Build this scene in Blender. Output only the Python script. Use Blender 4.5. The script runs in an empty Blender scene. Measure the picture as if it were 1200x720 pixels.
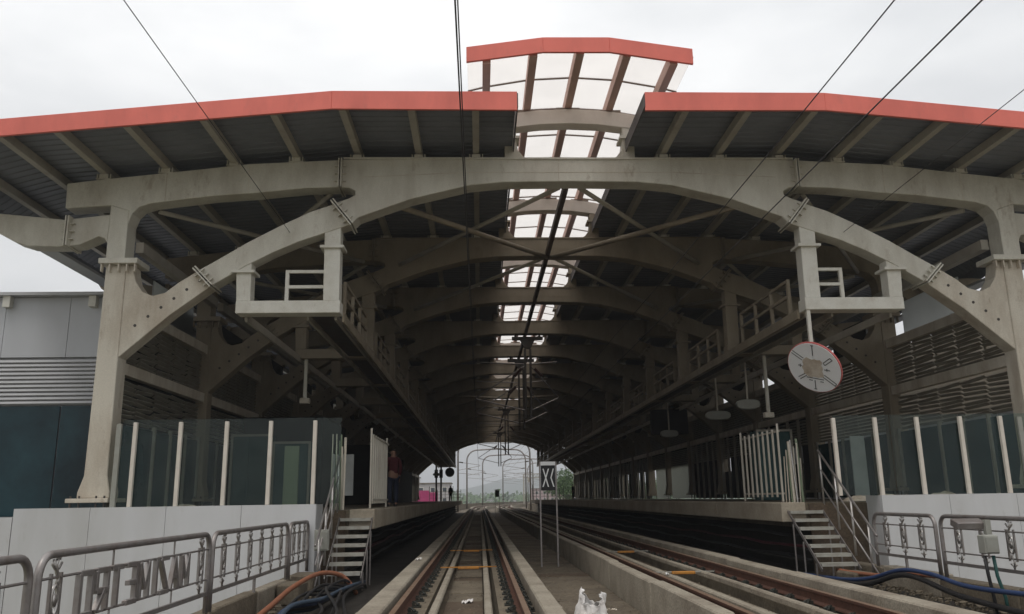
import bpy, bmesh, math, random
from mathutils import Vector, Matrix
random.seed(7)
S = bpy.context.scene
COL = S.collection
R = math.radians

# ------------------------------------------------------------------ camera
CAM_Z = 1.74
def make_camera():
    yaw, pitch, roll = R(2.36), R(13.03), R(-0.9)
    f = Vector((math.sin(yaw)*math.cos(pitch), math.cos(yaw)*math.cos(pitch), math.sin(pitch)))
    rt = Vector((math.cos(yaw), -math.sin(yaw), 0)); up = rt.cross(f)
    r2 = math.cos(roll)*rt + math.sin(roll)*up
    u2 = -math.sin(roll)*rt + math.cos(roll)*up
    cd = bpy.data.cameras.new('camera'); cam = bpy.data.objects.new('camera', cd); COL.objects.link(cam)
    cd.sensor_width = 36; cd.lens = 970/1200*36; cd.clip_start = .05; cd.clip_end = 9000
    m = Matrix((r2, u2, -f)).transposed().to_4x4(); m.translation = (0, 0, CAM_Z)
    cam.matrix_world = m
    S.camera = cam
make_camera()
# ------------------------------------------------------------------ sky, sun, exposure
SUN_EL, SUN_ROT = R(66), R(215)
def make_world():
    w = bpy.data.worlds.new('World'); S.world = w; w.use_nodes = True
    nt = w.node_tree; nt.nodes.clear(); N = nt.nodes.new; L = nt.links.new
    out = N('ShaderNodeOutputWorld'); bg = N('ShaderNodeBackground'); bg2 = N('ShaderNodeBackground'); mx = N('ShaderNodeMixShader')
    sky = N('ShaderNodeTexSky'); sky.sky_type = 'NISHITA'; sky.sun_disc = False
    sky.sun_elevation = SUN_EL; sky.sun_rotation = SUN_ROT; sky.dust_density = 4; sky.air_density = 1
    L(sky.outputs[0], bg.inputs[0]); bg.inputs[1].default_value = .10
    tc = N('ShaderNodeTexCoord'); mp = N('ShaderNodeMapping'); mp.inputs['Scale'].default_value = (1, 1, 2.6)
    nz = N('ShaderNodeTexNoise'); nz.inputs['Scale'].default_value = 2.1; nz.inputs['Detail'].default_value = 6; nz.inputs['Roughness'].default_value = .55
    cr = N('ShaderNodeValToRGB'); e = cr.color_ramp.elements
    e[0].position = .34; e[0].color = (.70, .71, .72, 1); e[1].position = .66; e[1].color = (.93, .93, .925, 1)
    L(tc.outputs['Generated'], mp.inputs[0]); L(mp.outputs[0], nz.inputs['Vector']); L(nz.outputs[0], cr.inputs[0]); L(cr.outputs[0], bg2.inputs[0])
    # an overcast sky is brightest overhead and dims towards the horizon
    sx = N('ShaderNodeSeparateXYZ'); L(tc.outputs['Generated'], sx.inputs[0])
    gr = N('ShaderNodeValToRGB'); gr.color_ramp.interpolation = 'EASE'; g = gr.color_ramp.elements
    g[0].position = 0; g[0].color = (.54, .55, .55, 1); g[1].position = 1; g[1].color = (1.05, 1.05, 1.05, 1)
    k = g.new(.24); k.color = (.74, .745, .75, 1); k = g.new(.55); k.color = (.92, .92, .92, 1)
    L(sx.outputs['Z'], gr.inputs[0]); L(gr.outputs[0], bg2.inputs[1])
    mx.inputs[0].default_value = .93
    L(bg.outputs[0], mx.inputs[1]); L(bg2.outputs[0], mx.inputs[2]); L(mx.outputs[0], out.inputs[0])
make_world()
def make_sun():
    ld = bpy.data.lights.new('sun', 'SUN'); ld.energy = .65; ld.angle = R(20); ld.color = (1, .96, .9)
    o = bpy.data.objects.new('sun', ld); COL.objects.link(o)
    # sky's sun_rotation is measured clockwise from +Y
    d = Vector((math.sin(SUN_ROT)*math.cos(SUN_EL), math.cos(SUN_ROT)*math.cos(SUN_EL), math.sin(SUN_EL)))
    o.rotation_euler = d.to_track_quat('Z', 'Y').to_euler(); o.location = (0, -30, 60)
make_sun()
S.view_settings.view_transform = 'Standard'; S.view_settings.look = 'None'
S.view_settings.exposure = .5; S.view_settings.gamma = 1
S.render.engine = 'CYCLES'

# ------------------------------------------------------------------ materials
MATS = {}
def mat(name, col, rough=.6, metal=0, grime_or_refl=None, g_scale=1.5, g_amt=.5, streak=0, bump=0, b_scale=40, spec=.4, fine=0, spots=0, spot_col=(.16, .085, .04)):
    """painted / concrete / steel surface: base colour broken by two scales of world-space noise, optional rain streaks and relief"""
    if name in MATS: return MATS[name]
    m = bpy.data.materials.new(name); m.use_nodes = True; MATS[name] = m
    nt = m.node_tree; N = nt.nodes.new; L = nt.links.new
    b = nt.nodes['Principled BSDF']; b.inputs['Roughness'].default_value = rough; b.inputs['Metallic'].default_value = metal
    b.inputs['Specular IOR Level'].default_value = spec
    geo = N('ShaderNodeNewGeometry')
    src = geo.outputs['Position']
    base = (*col, 1)
    if grime_or_refl is None: grime_or_refl = tuple(c*.55 for c in col)
    n1 = N('ShaderNodeTexNoise'); n1.inputs['Scale'].default_value = g_scale; n1.inputs['Detail'].default_value = 7; n1.inputs['Roughness'].default_value = .65
    if streak:
        mp = N('ShaderNodeMapping'); mp.inputs['Scale'].default_value = (1, 1, streak); L(src, mp.inputs[0]); L(mp.outputs[0], n1.inputs['Vector'])
    else: L(src, n1.inputs['Vector'])
    r1 = N('ShaderNodeValToRGB'); r1.color_ramp.elements[0].position = .42; r1.color_ramp.elements[1].position = .72
    L(n1.outputs[0], r1.inputs[0])
    mu = N('ShaderNodeMath'); mu.operation = 'MULTIPLY'; mu.inputs[1].default_value = g_amt; L(r1.outputs[0], mu.inputs[0])
    mx = N('ShaderNodeMix'); mx.data_type = 'RGBA'; mx.inputs['A'].default_value = base; mx.inputs['B'].default_value = (*grime_or_refl, 1)
    L(mu.outputs[0], mx.inputs['Factor']); res = mx.outputs['Result']
    n2 = N('ShaderNodeTexNoise'); n2.inputs['Scale'].default_value = b_scale; n2.inputs['Detail'].default_value = 3; L(src, n2.inputs['Vector'])
    if fine:
        mr = N('ShaderNodeMapRange'); mr.inputs['From Min'].default_value = .3; mr.inputs['From Max'].default_value = .7
        mr.inputs['To Min'].default_value = 1-fine; mr.inputs['To Max'].default_value = 1+fine; L(n2.outputs[0], mr.inputs['Value'])
        vm = N('ShaderNodeVectorMath'); vm.operation = 'SCALE'; L(res, vm.inputs[0]); L(mr.outputs[0], vm.inputs['Scale']); res = vm.outputs[0]
    if spots:   # rust and dirt blotches with drip tails
        mp2 = N('ShaderNodeMapping'); mp2.inputs['Scale'].default_value = (1, 1, .38); L(src, mp2.inputs[0])
        n3 = N('ShaderNodeTexNoise'); n3.inputs['Scale'].default_value = 3.3; n3.inputs['Detail'].default_value = 9; n3.inputs['Roughness'].default_value = .72; L(mp2.outputs[0], n3.inputs['Vector'])
        r3 = N('ShaderNodeValToRGB'); r3.color_ramp.elements[0].position = .58; r3.color_ramp.elements[1].position = .74; L(n3.outputs[0], r3.inputs[0])
        m3 = N('ShaderNodeMath'); m3.operation = 'MULTIPLY'; m3.inputs[1].default_value = spots; L(r3.outputs[0], m3.inputs[0])
        x3 = N('ShaderNodeMix'); x3.data_type = 'RGBA'; L(res, x3.inputs['A']); x3.inputs['B'].default_value = (*spot_col, 1); L(m3.outputs[0], x3.inputs['Factor']); res = x3.outputs['Result']
    L(res, b.inputs['Base Color'])
    rr = N('ShaderNodeMapRange'); rr.inputs['To Min'].default_value = max(.05, rough-.12); rr.inputs['To Max'].default_value = min(1, rough+.15)
    L(n1.outputs[0], rr.inputs['Value']); L(rr.outputs[0], b.inputs['Roughness'])
    if bump:
        bp = N('ShaderNodeBump'); bp.inputs['Strength'].default_value = bump; bp.inputs['Distance'].default_value = .02
        L(n2.outputs[0], bp.inputs['Height']); L(bp.outputs[0], b.inputs['Normal'])
    return m
CREAM = mat('cream_painted_steel', (.63, .605, .525), .5, grime_or_refl=(.38, .34, .275), g_scale=1.1, g_amt=.8, streak=.4, bump=.06, fine=.06, spots=.65, spot_col=(.24, .165, .10))
INNER = mat('shade_browned_cream_steel', (.28, .235, .17), .6, grime_or_refl=(.15, .12, .085), g_scale=1.1, g_amt=.75, streak=.45, bump=.05, fine=.05, spots=.4, spot_col=(.13, .09, .055))  # the front cream with the interior shade put into its colour
CREAM2 = mat('dusty_cream_steel', (.60, .55, .46), .6, grime_or_refl=(.37, .30, .225), g_scale=1.6, g_amt=.85, streak=.3, bump=.06, fine=.07, spots=.7, spot_col=(.24, .16, .095))
WHITEST = mat('white_painted_steel', (.68, .66, .59), .5, grime_or_refl=(.45, .41, .33), g_scale=1.8, g_amt=.6, fine=.04, spots=.5, spot_col=(.28, .18, .10))
RED = mat('red_fascia_sheet', (.80, .19, .145), .5, grime_or_refl=(.60, .14, .11), g_scale=.9, g_amt=.8, streak=.35, fine=.04, bump=.12, b_scale=1.6, spots=.45, spot_col=(.45, .16, .13))
REDRIB = mat('red_oxide_rib', (.60, .39, .32), .6, grime_or_refl=(.44, .27, .21), g_scale=1.5, g_amt=.5)
ROOF = mat('grey_blue_roof_sheet', (.19, .20, .225), .45, grime_or_refl=(.12, .127, .14), g_scale=.6, g_amt=.7, fine=.05)
PURL = mat('galvanised_purlin', (.42, .39, .33), .55, grime_or_refl=(.25, .21, .165), g_scale=1.2, g_amt=.6, spots=.4)
DARKST = mat('dark_steel', (.055, .05, .045), .55, grime_or_refl=(.09, .05, .03), g_scale=4, g_amt=.5)
WALLW = mat('white_wall_cladding', (.55, .55, .555), .6, grime_or_refl=(.44, .435, .42), g_scale=.8, g_amt=.8, streak=.15, fine=.025, spots=.42, spot_col=(.33, .31, .275), bump=.03, b_scale=1.5)
PANELG = mat('grey_cladding', (.50, .51, .53), .5, grime_or_refl=(.40, .40, .41), g_scale=.5, g_amt=.6, streak=.2)
LOUV = mat('grey_louvre_blade', (.48, .48, .49), .5, grime_or_refl=(.36, .36, .36), g_scale=1, g_amt=.5)
SLAT = mat('cream_louvre_slat', (.30, .28, .23), .55, grime_or_refl=(.18, .155, .12), g_scale=3, g_amt=.6)
TEAL = mat('dark_teal_glass', (.004, .016, .021), .05, grime_or_refl=(.020, .062, .075), g_scale=.38, g_amt=.95, spec=.34, bump=.16, b_scale=.55)  # paler noise patches painted in as reflections on the panes
TEALW = mat('sky_glow_teal_glass', (.022, .065, .075), .08, grime_or_refl=(.012, .04, .038), g_scale=.7, g_amt=.9, spec=.35, bump=.15, b_scale=.6)  # base colour lightened to stand for sky glow in the panes
POST = mat('cream_glass_post', (.66, .605, .53), .5, grime_or_refl=(.48, .42, .35), g_scale=3, g_amt=.5)
CONC = mat('pale_concrete', (.29, .255, .20), .9, grime_or_refl=(.15, .12, .088), g_scale=1.3, g_amt=.8, bump=.55, b_scale=30, fine=.18, spots=.5, spot_col=(.09, .07, .05))
CONC2 = mat('weathered_concrete', (.17, .14, .10), .9, grime_or_refl=(.075, .058, .04), g_scale=1.6, g_amt=.8, bump=.5, b_scale=25, fine=.2, spots=.5, spot_col=(.05, .04, .03))
CONC3 = mat('brown_dusty_concrete', (.105, .075, .05), .92, grime_or_refl=(.055, .04, .028), g_scale=1.8, g_amt=.8, bump=.5, b_scale=22, fine=.2)
DECK = mat('viaduct_deck_concrete', (.145, .118, .085), .92, grime_or_refl=(.06, .046, .033), g_scale=.9, g_amt=.85, bump=.6, b_scale=14, fine=.24, spots=.5, spot_col=(.04, .03, .022))
DARKCONC = mat('near_black_concrete', (.03, .025, .02), .92, grime_or_refl=(.015, .012, .01), g_scale=1.3, g_amt=.8, bump=.4, b_scale=20, fine=.2)  # near-black tone for the gutter sheets and platform undersides
PLATC = mat('platform_edge_concrete', (.36, .31, .24), .85, grime_or_refl=(.22, .18, .13), g_scale=.9, g_amt=.8, bump=.25, b_scale=25, fine=.1, spots=.5, spot_col=(.13, .09, .055))
RUST = mat('rusty_rail_side', (.085, .036, .022), .85, grime_or_refl=(.05, .024, .017), g_scale=9, g_amt=.7, bump=.3, b_scale=60, fine=.15)
RAILTOP = mat('worn_rail_head', (.22, .15, .105), .5, .25, grime_or_refl=(.15, .075, .045), g_scale=5, g_amt=.7)
CLIP = mat('dark_rail_clip', (.022, .026, .022), .6, grime_or_refl=(.05, .035, .022), g_scale=14, g_amt=.7)
GREENPAD = mat('green_rail_pad', (.045, .085, .055), .7, g_scale=14)
STEEL = mat('stainless_tube', (.47, .45, .43), .34, .75, grime_or_refl=(.25, .21, .18), g_scale=5, g_amt=.55)
STEELD = mat('dull_railing_tube', (.28, .26, .25), .42, .55, grime_or_refl=(.16, .12, .10), g_scale=5, g_amt=.6)
ALU = mat('worn_aluminium_tread', (.36, .35, .31), .55, .1, grime_or_refl=(.19, .165, .13), g_scale=5, g_amt=.7)
YEL = mat('orange_yellow_paint', (.44, .19, .03), .65, grime_or_refl=(.20, .085, .03), g_scale=7, g_amt=.9)
ORANGE = mat('orange_conduit', (.27, .105, .055), .7, grime_or_refl=(.16, .075, .05), g_scale=5, g_amt=.5, bump=.2, b_scale=30)
BLUE = mat('blue_hose', (.028, .05, .125), .5, grime_or_refl=(.03, .04, .07), g_scale=5, g_amt=.5)
BLUE2 = mat('dusty_blue_hose', (.04, .06, .09), .65, grime_or_refl=(.04, .055, .075), g_scale=7, g_amt=.6)
BLACKC = mat('black_cable', (.016, .015, .016), .5, grime_or_refl=(.05, .045, .04), g_scale=6, g_amt=.5)
MAROON = mat('maroon_cable', (.09, .02, .025), .6, g_scale=6)
PLAST = mat('white_plastic_sack', (.74, .72, .70), .45, grime_or_refl=(.50, .43, .38), g_scale=7, g_amt=.6)
SIGNW = mat('sign_white', (.78, .78, .77), .5, grime_or_refl=(.6, .59, .57), g_scale=3, g_amt=.3)
DISCW = mat('disc_white', (.86, .86, .86), .5, grime_or_refl=(.72, .71, .70), g_scale=3, g_amt=.3)
SIGNB = mat('sign_black', (.012, .012, .013), .5, g_scale=3)
SIGNR = mat('sign_red_rim', (.55, .13, .12), .5, g_scale=3)
SIGNBR = mat('faded_brown_film', (.62, .55, .46), .7, grime_or_refl=(.36, .27, .19), g_scale=3.5, g_amt=.95)
BOXG = mat('grey_green_box', (.30, .30, .265), .55, grime_or_refl=(.22, .21, .17), g_scale=5, g_amt=.5, spots=.4)
GPIPE = mat('green_pipe', (.03, .10, .09), .5, g_scale=5)
INT = mat('dark_interior_panel', (.022, .022, .022), .8, grime_or_refl=(.012, .012, .012), g_scale=1, g_amt=.6)
TEALP = mat('dusty_teal_board', (.03, .075, .075), .6, grime_or_refl=(.015, .04, .04), g_scale=1.2, g_amt=.6)
GREENP = mat('pale_green_board', (.20, .24, .16), .7, grime_or_refl=(.14, .17, .11), g_scale=1.2, g_amt=.6)
OFFWH = mat('off_white_board', (.48, .49, .47), .7, grime_or_refl=(.28, .29, .27), g_scale=1.3, g_amt=.7)
PINK = mat('pink_hoarding_sheet', (.42, .05, .16), .6, grime_or_refl=(.30, .04, .12), g_scale=.7, g_amt=.6)
LEAF = mat('leaf_green', (.075, .135, .035), .6, grime_or_refl=(.035, .075, .02), g_scale=.6, g_amt=.9)
LEAF2 = mat('leaf_olive', (.10, .135, .05), .6, grime_or_refl=(.05, .08, .03), g_scale=.6, g_amt=.9)
BARK = mat('bark', (.10, .075, .055), .9, g_scale=2)
HILL = mat('hill_forest', (.05, .075, .05), .95, grime_or_refl=(.08, .09, .06), g_scale=.012, g_amt=.8)
GROUND = mat('dusty_ground', (.23, .20, .15), .95, grime_or_refl=(.06, .085, .035), g_scale=.02, g_amt=.95, fine=.2, b_scale=.5)
SKIN = mat('skin', (.24, .13, .085), .5, g_scale=8); HAIR = mat('black_hair', (.012, .01, .009), .5, g_scale=20)
SHIRT = mat('red_shirt_cloth', (.07, .008, .013), .85, g_scale=6, g_amt=.5); JEANS = mat('navy_trouser_cloth', (.015, .02, .042), .85, g_scale=6)
DARKCL = mat('dark_clothing', (.02, .02, .023), .85, g_scale=6); SHOE = mat('dark_shoe', (.02, .017, .015), .6, g_scale=6)
HOUSE = mat('pale_render_wall', (.42, .40, .40), .85, grime_or_refl=(.30, .26, .26), g_scale=.4, g_amt=.6)
HOUSEP = mat('dusty_pink_render_wall', (.40, .29, .29), .85, grime_or_refl=(.30, .18, .18), g_scale=.4, g_amt=.6)
GLASSD = mat('far_window_glass', (.03, .04, .05), .15, g_scale=1)
def glass_mat(name, tint, refl=.35):
    m = bpy.data.materials.new(name); m.use_nodes = True; MATS[name] = m
    nt = m.node_tree; nt.nodes.clear(); N = nt.nodes.new; L = nt.links.new
    o = N('ShaderNodeOutputMaterial'); t = N('ShaderNodeBsdfTransparent'); g = N('ShaderNodeBsdfGlossy'); d = N('ShaderNodeBsdfDiffuse')
    t.inputs[0].default_value = (*tint, 1); g.inputs['Roughness'].default_value = .04; g.inputs[0].default_value = (.9, .95, .94, 1)
    d.inputs[0].default_value = (.22, .24, .22, 1)
    fr = N('ShaderNodeFresnel'); fr.inputs[0].default_value = 1.45
    geo = N('ShaderNodeNewGeometry'); nz = N('ShaderNodeTexNoise'); nz.inputs['Scale'].default_value = 1.7; nz.inputs['Detail'].default_value = 6; L(geo.outputs['Position'], nz.inputs['Vector'])
    mr = N('ShaderNodeMapRange'); mr.inputs['From Min'].default_value = .35; mr.inputs['From Max'].default_value = .75; mr.inputs['To Min'].default_value = .004; mr.inputs['To Max'].default_value = .05
    L(nz.outputs[0], mr.inputs['Value'])
    m0 = N('ShaderNodeMixShader'); L(mr.outputs[0], m0.inputs[0]); L(t.outputs[0], m0.inputs[1]); L(d.outputs[0], m0.inputs[2])
    mu = N('ShaderNodeMath'); mu.operation = 'MULTIPLY'; mu.inputs[1].default_value = refl; L(fr.outputs[0], mu.inputs[0])
    m1 = N('ShaderNodeMixShader'); L(mu.outputs[0], m1.inputs[0]); L(m0.outputs[0], m1.inputs[1]); L(g.outputs[0], m1.inputs[2]); L(m1.outputs[0], o.inputs[0])
    return m
GLASS = glass_mat('dusty_green_glass', (.80, .86, .84), .5)
def translucent(name, col, transp=.5):
    m = bpy.data.materials.new(name); m.use_nodes = True; MATS[name] = m
    nt = m.node_tree; nt.nodes.clear(); N = nt.nodes.new; L = nt.links.new
    o = N('ShaderNodeOutputMaterial'); t = N('ShaderNodeBsdfTransparent'); d = N('ShaderNodeBsdfTranslucent'); x = N('ShaderNodeMixShader')
    geo = N('ShaderNodeNewGeometry'); nz = N('ShaderNodeTexNoise'); nz.inputs['Scale'].default_value = .9; nz.inputs['Detail'].default_value = 5; L(geo.outputs['Position'], nz.inputs['Vector'])
    cr = N('ShaderNodeValToRGB'); cr.color_ramp.elements[0].position = .35; cr.color_ramp.elements[0].color = (*[c*.93 for c in col], 1)
    cr.color_ramp.elements[1].position = .65; cr.color_ramp.elements[1].color = (*col, 1); L(nz.outputs[0], cr.inputs[0])
    t.inputs[0].default_value = (.93, .90, .88, 1); L(cr.outputs[0], d.inputs[0]); x.inputs[0].default_value = transp
    L(d.outputs[0], x.inputs[1]); L(t.outputs[0], x.inputs[2]); L(x.outputs[0], o.inputs[0]); return m
FROST = None
SKYARCH = mat('skylit_arch_cream', (.70, .64, .57), .55, grime_or_refl=(.48, .42, .36), g_scale=1.2, g_amt=.6)  # paler than the frame cream: skylight glow put into the colour
POLY = translucent('milky_polycarbonate', (.86, .85, .835), .5)

FROST = translucent('frosted_window', (.42, .43, .40), .06)
BACKLT = translucent('louvre_backlight_sheet', (.50, .46, .40), .14)  # translucent sheet added behind the right louvres to set their back light
MILK = translucent('milky_infill_sheet', (.62, .63, .62), .03)
# ------------------------------------------------------------------ mesh helpers
ORIG = {}
class MB:
    def __init__(s): s.v = []; s.f = []
    def add(s, vs, fs):
        k = len(s.v); s.v += [tuple(p) for p in vs]; s.f += [tuple(i+k for i in q) for q in fs]; return s
    def box(s, x0, x1, y0, y1, z0, z1):
        return s.add([(x0,y0,z0),(x1,y0,z0),(x1,y1,z0),(x0,y1,z0),(x0,y0,z1),(x1,y0,z1),(x1,y1,z1),(x0,y1,z1)],
                     [(0,3,2,1),(4,5,6,7),(0,1,5,4),(1,2,6,5),(2,3,7,6),(3,0,4,7)])
    def obox(s, c, ax, ay, az):       # centre and three half-axis vectors
        c, ax, ay, az = map(Vector, (c, ax, ay, az))
        P = [c+ax*i+ay*j+az*k for k in (-1,1) for i, j in ((-1,-1),(1,-1),(1,1),(-1,1))]
        return s.add(P, [(0,3,2,1),(4,5,6,7),(0,1,5,4),(1,2,6,5),(2,3,7,6),(3,0,4,7)])
    def bar(s, a, b, w, h, up=(0,0,1)):
        a, b = Vector(a), Vector(b); d = b-a; L_ = d.length; d.normalize(); up = Vector(up)
        if abs(d.dot(up)) > .98: up = Vector((0,1,0))
        sx = d.cross(up).normalized(); sz = sx.cross(d)
        return s.obox((a+b)/2, sx*w/2, d*L_/2, sz*h/2)
    def prism(s, poly, y0, y1, axis='y'):   # polygon in (x,z) extruded along y  (axis='x': polygon in (y,z))
        n = len(poly)
        if axis == 'y': V = [(p[0], y0, p[1]) for p in poly]+[(p[0], y1, p[1]) for p in poly]
        elif axis == 'x': V = [(y0, p[0], p[1]) for p in poly]+[(y1, p[0], p[1]) for p in poly]
        else: V = [(p[0], p[1], y0) for p in poly]+[(p[0], p[1], y1) for p in poly]
        F = [tuple(range(n)), tuple(range(2*n-1, n-1, -1))]+[(i, (i+1)%n, n+(i+1)%n, n+i) for i in range(n)]
        return s.add(V, F)
    def tube(s, pts, r, n=8, closed=False):
        pts = [Vector(p) for p in pts]; m = len(pts); rings = []
        prev = None
        for i, p in enumerate(pts):
            if closed: d = pts[(i+1)%m]-pts[i-1]
            else: d = pts[min(i+1, m-1)]-pts[max(i-1, 0)]
            d.normalize()
            if prev is None:
                a = d.cross(Vector((0,0,1)));
                if a.length < .1: a = d.cross(Vector((1,0,0)))
            else: a = prev-d*prev.dot(d)
            a.normalize(); prev = a; b = d.cross(a)
            rr = r[i] if isinstance(r, (list, tuple)) else r
            rings.append([p+(a*math.cos(2*math.pi*k/n)+b*math.sin(2*math.pi*k/n))*rr for k in range(n)])
        V = [q for g in rings for q in g]; F = []
        for i in range(m if closed else m-1):
            j = (i+1) % m
            for k in range(n): F.append((i*n+k, i*n+(k+1)%n, j*n+(k+1)%n, j*n+k))
        if not closed: F += [tuple(range(n-1, -1, -1)), tuple(range((m-1)*n, m*n))]
        return s.add(V, F)
    def sweep(s, prof, ys, offx=lambda y: 0, offz=lambda y: 0):  # profile in (x,z) along y, following the line's curve
        n = len(prof); V = [(p[0]+offx(y), y, p[1]+offz(y)) for y in ys for p in prof]; F = []
        for i in range(len(ys)-1):
            for k in range(n): F.append((i*n+k, i*n+(k+1)%n, (i+1)*n+(k+1)%n, (i+1)*n+k))
        F += [tuple(range(n-1, -1, -1)), tuple(range((len(ys)-1)*n, len(ys)*n))]
        return s.add(V, F)
    def disc(s, c, ax, ay, nrm, r, th, n=32, dome=0):
        c, ax, ay, nrm = map(Vector, (c, ax, ay, nrm)); V = []
        for t in (0, th): V += [c+nrm*t+(ax*math.cos(2*math.pi*k/n)+ay*math.sin(2*math.pi*k/n))*r for k in range(n)]
        F = [tuple(range(n-1, -1, -1)), tuple(range(n, 2*n))]+[(k, (k+1)%n, n+(k+1)%n, n+k) for k in range(n)]
        return s.add(V, F)
    def mesh(s, name, m, origin=(0,0,0), smooth=False):
        me = bpy.data.meshes.new(name); o = Vector(origin)
        me.from_pydata([tuple(Vector(p)-o) for p in s.v], [], s.f)
        bm = bmesh.new(); bm.from_mesh(me); bmesh.ops.recalc_face_normals(bm, faces=bm.faces); bm.to_mesh(me); bm.free()
        for mm in (m if isinstance(m, (list, tuple)) else [m]): me.materials.append(mm)
        if smooth:
            for p in me.polygons: p.use_smooth = True
        return me
    def build(s, name, m, parent=None, bevel=0, smooth=False, kind=None, label=None):
        og = ORIG.get(parent.name, (0,0,0)) if parent else (0,0,0)
        me = s.mesh(name, m, og, smooth)
        o = bpy.data.objects.new(name, me); COL.objects.link(o)
        if parent: o.parent = parent; ORIG[o.name] = og
        if bevel:
            b = o.modifiers.new('bevel', 'BEVEL'); b.width = bevel; b.segments = 1; b.limit_method = 'ANGLE'
        if kind: o['kind'] = kind
        if label: o['label'] = label
        return o
def tag(o, label=None, cat=None, group=None, kind=None):
    if label: o['label'] = label
    if cat: o['category'] = cat
    if group: o['group'] = group
    if kind: o['kind'] = kind
    return o
def thing(name, label, cat, loc=(0,0,0), group=None):
    o = bpy.data.objects.new(name, None); COL.objects.link(o); o.location = loc; o.empty_display_size = .3
    ORIG[o.name] = tuple(loc); return tag(o, label, cat, group)
def copy_tree(o, parent=None):
    c = o.copy(); COL.objects.link(c); c.parent = parent
    for ch in list(o.children): copy_tree(ch, c)
    return c
def inst(src, name, parent, loc, rot=None, scale=None):  # another part that shares a mesh
    o = bpy.data.objects.new(name, src); COL.objects.link(o); og = ORIG.get(parent.name, (0,0,0))
    o.parent = parent; o.location = Vector(loc)-Vector(og)
    if rot: o.rotation_euler = rot
    if scale: o.scale = scale
    return o
ORD = ['first','second','third','fourth','fifth','sixth','seventh','eighth','ninth','tenth','eleventh','twelfth','thirteenth','fourteenth','fifteenth','sixteenth']

# ------------------------------------------------------------------ main dimensions
C = 2.2            # centre line of the station
Y0, P, NF = 18.3, 6.15, 16
YEND = Y0+P*(NF-1)
DEP = .5           # depth of the frame members
RT = .51           # top of rails
T1, T2 = -.24, 3.63
def curve(y): return max(0, y-128)**2/(2*330.)
YS = [-16]+[10*i for i in range(0, 13)]+[128+6*i for i in range(0, 26)]+[300, 330, 360]

# ------------------------------------------------------------------ ground, hills, viaduct
def ground():
    g = MB(); xs = [-2990, -1400, -600, -200, -60, 60, 200, 600, 1400, 2990]; ys = [-1490, -600, -200, -40, 60, 160, 320, 700, 1400, 2590]
    V = [(x, y, -9.2) for y in ys for x in xs]; k = len(xs)
    F = [(j*k+i, j*k+i+1, (j+1)*k+i+1, (j+1)*k+i) for j in range(len(ys)-1) for i in range(k-1)]
    g.add(V, F); tag(g.build('ground', GROUND), kind='structure')
ground()
def hills():
    h = MB(); n = 70; V = []
    for j, (d, s_) in enumerate(((1700, 0), (1850, .55), (2050, 1), (2400, 0))):
        for i in range(n+1):
            x = -1400+i*3200/n
            z = 52+30*math.sin(x*.0041+1.6)+13*math.sin(x*.013)+9*math.sin(x*.031+2)+5*math.sin(x*.083)
            z *= min(1, max(.28, .62+x/700.)) if x < 500 else 1
            V.append((x+j*20, d+60*math.sin(x*.01), -9.2+max(4, z)*s_*(1+.05*math.sin(x*.11+j))))
    F = [(j*(n+1)+i, j*(n+1)+i+1, (j+1)*(n+1)+i+1, (j+1)*(n+1)+i) for j in range(3) for i in range(n)]
    h.add(V, F); tag(h.build('hills', HILL, smooth=True), kind='structure')
hills()
DL, DR = -3.75, 8.0
def viaduct():
    d = MB(); d.sweep([(DL, 0), (DL, -.35), (DL+2.4, -.6), (DL+3.2, -2.2), (DR-3.2, -2.2), (DR-2.4, -.6), (DR, -.35), (DR, 0)], YS, curve)
    tag(d.build('viaduct_deck', DECK), kind='structure')
    for k, y in enumerate((-2, 140, 168, 196, 224)):
        pr = MB(); pr.box(C-1.2+curve(y), C+1.2+curve(y), y-1, y+1, -9.3, -2.21)
        tag(pr.build('viaduct_pier', CONC2), 'concrete pier carrying the viaduct deck, ' + ('below the foreground tracks', 'first beyond the far opening', 'second beyond the far opening', 'third beyond the far opening', 'farthest along the curve')[k], 'pier', 'viaduct piers')
    # parapets (deck edge walls)
    for nm, xa, xb, ztop in (('left', DL, DL+.22, .36), ('right', DR-.28, DR, .36)):
        side = nm
        root = thing('edge_parapet', 'low weathered concrete parapet along the %s edge of the viaduct, below the ornamental railing' % nm, 'parapet', ((xa+xb)/2, -16, 0), 'viaduct edge parapets')
        y = -16.; i = 0
        lim = 17.85
        while y < lim:
            y2 = min(lim, y+1.9+.25*random.random())
            m = MB(); dz = random.uniform(-.03, .03)
            m.box(xa+random.uniform(-.006, .006), xb, y+.012, y2-.012, .002, ztop+dz); m.build('coping_block', [CONC2, CONC][i%3 == 0], root, bevel=.02)
            y = y2; i += 1
        m = MB(); m.sweep([(xa, .003), (xb, .003), (xb, .95), (xa, .95)], [112, 120]+[128+6*i for i in range(26)], curve)
        m.build('far_parapet_wall', CONC2, root)
viaduct()
def deck_surface():
    for nm, a, b in (('gutter', -3.52, -1.4), ('gutter', 5.02, 7.71)):
        tag(MB().box(a, b, -15, 112, .002, .012).build(nm, DARKCONC), kind='structure')
    root = bpy.data.objects['viaduct_deck']; y = 7.0; k = 0
    while y < 62:
        L_ = random.choice((.62, .8, 1.0)); m = MB(); z = .05+random.uniform(-.012, .014)
        m.box(.96, 2.42, y+.012, y+L_-.012, .002, z); m.build('deck_slab', (DECK, CONC2, DECK, CONC3)[random.randrange(4)], root, bevel=.012); y += L_; k += 1
deck_surface()

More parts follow.
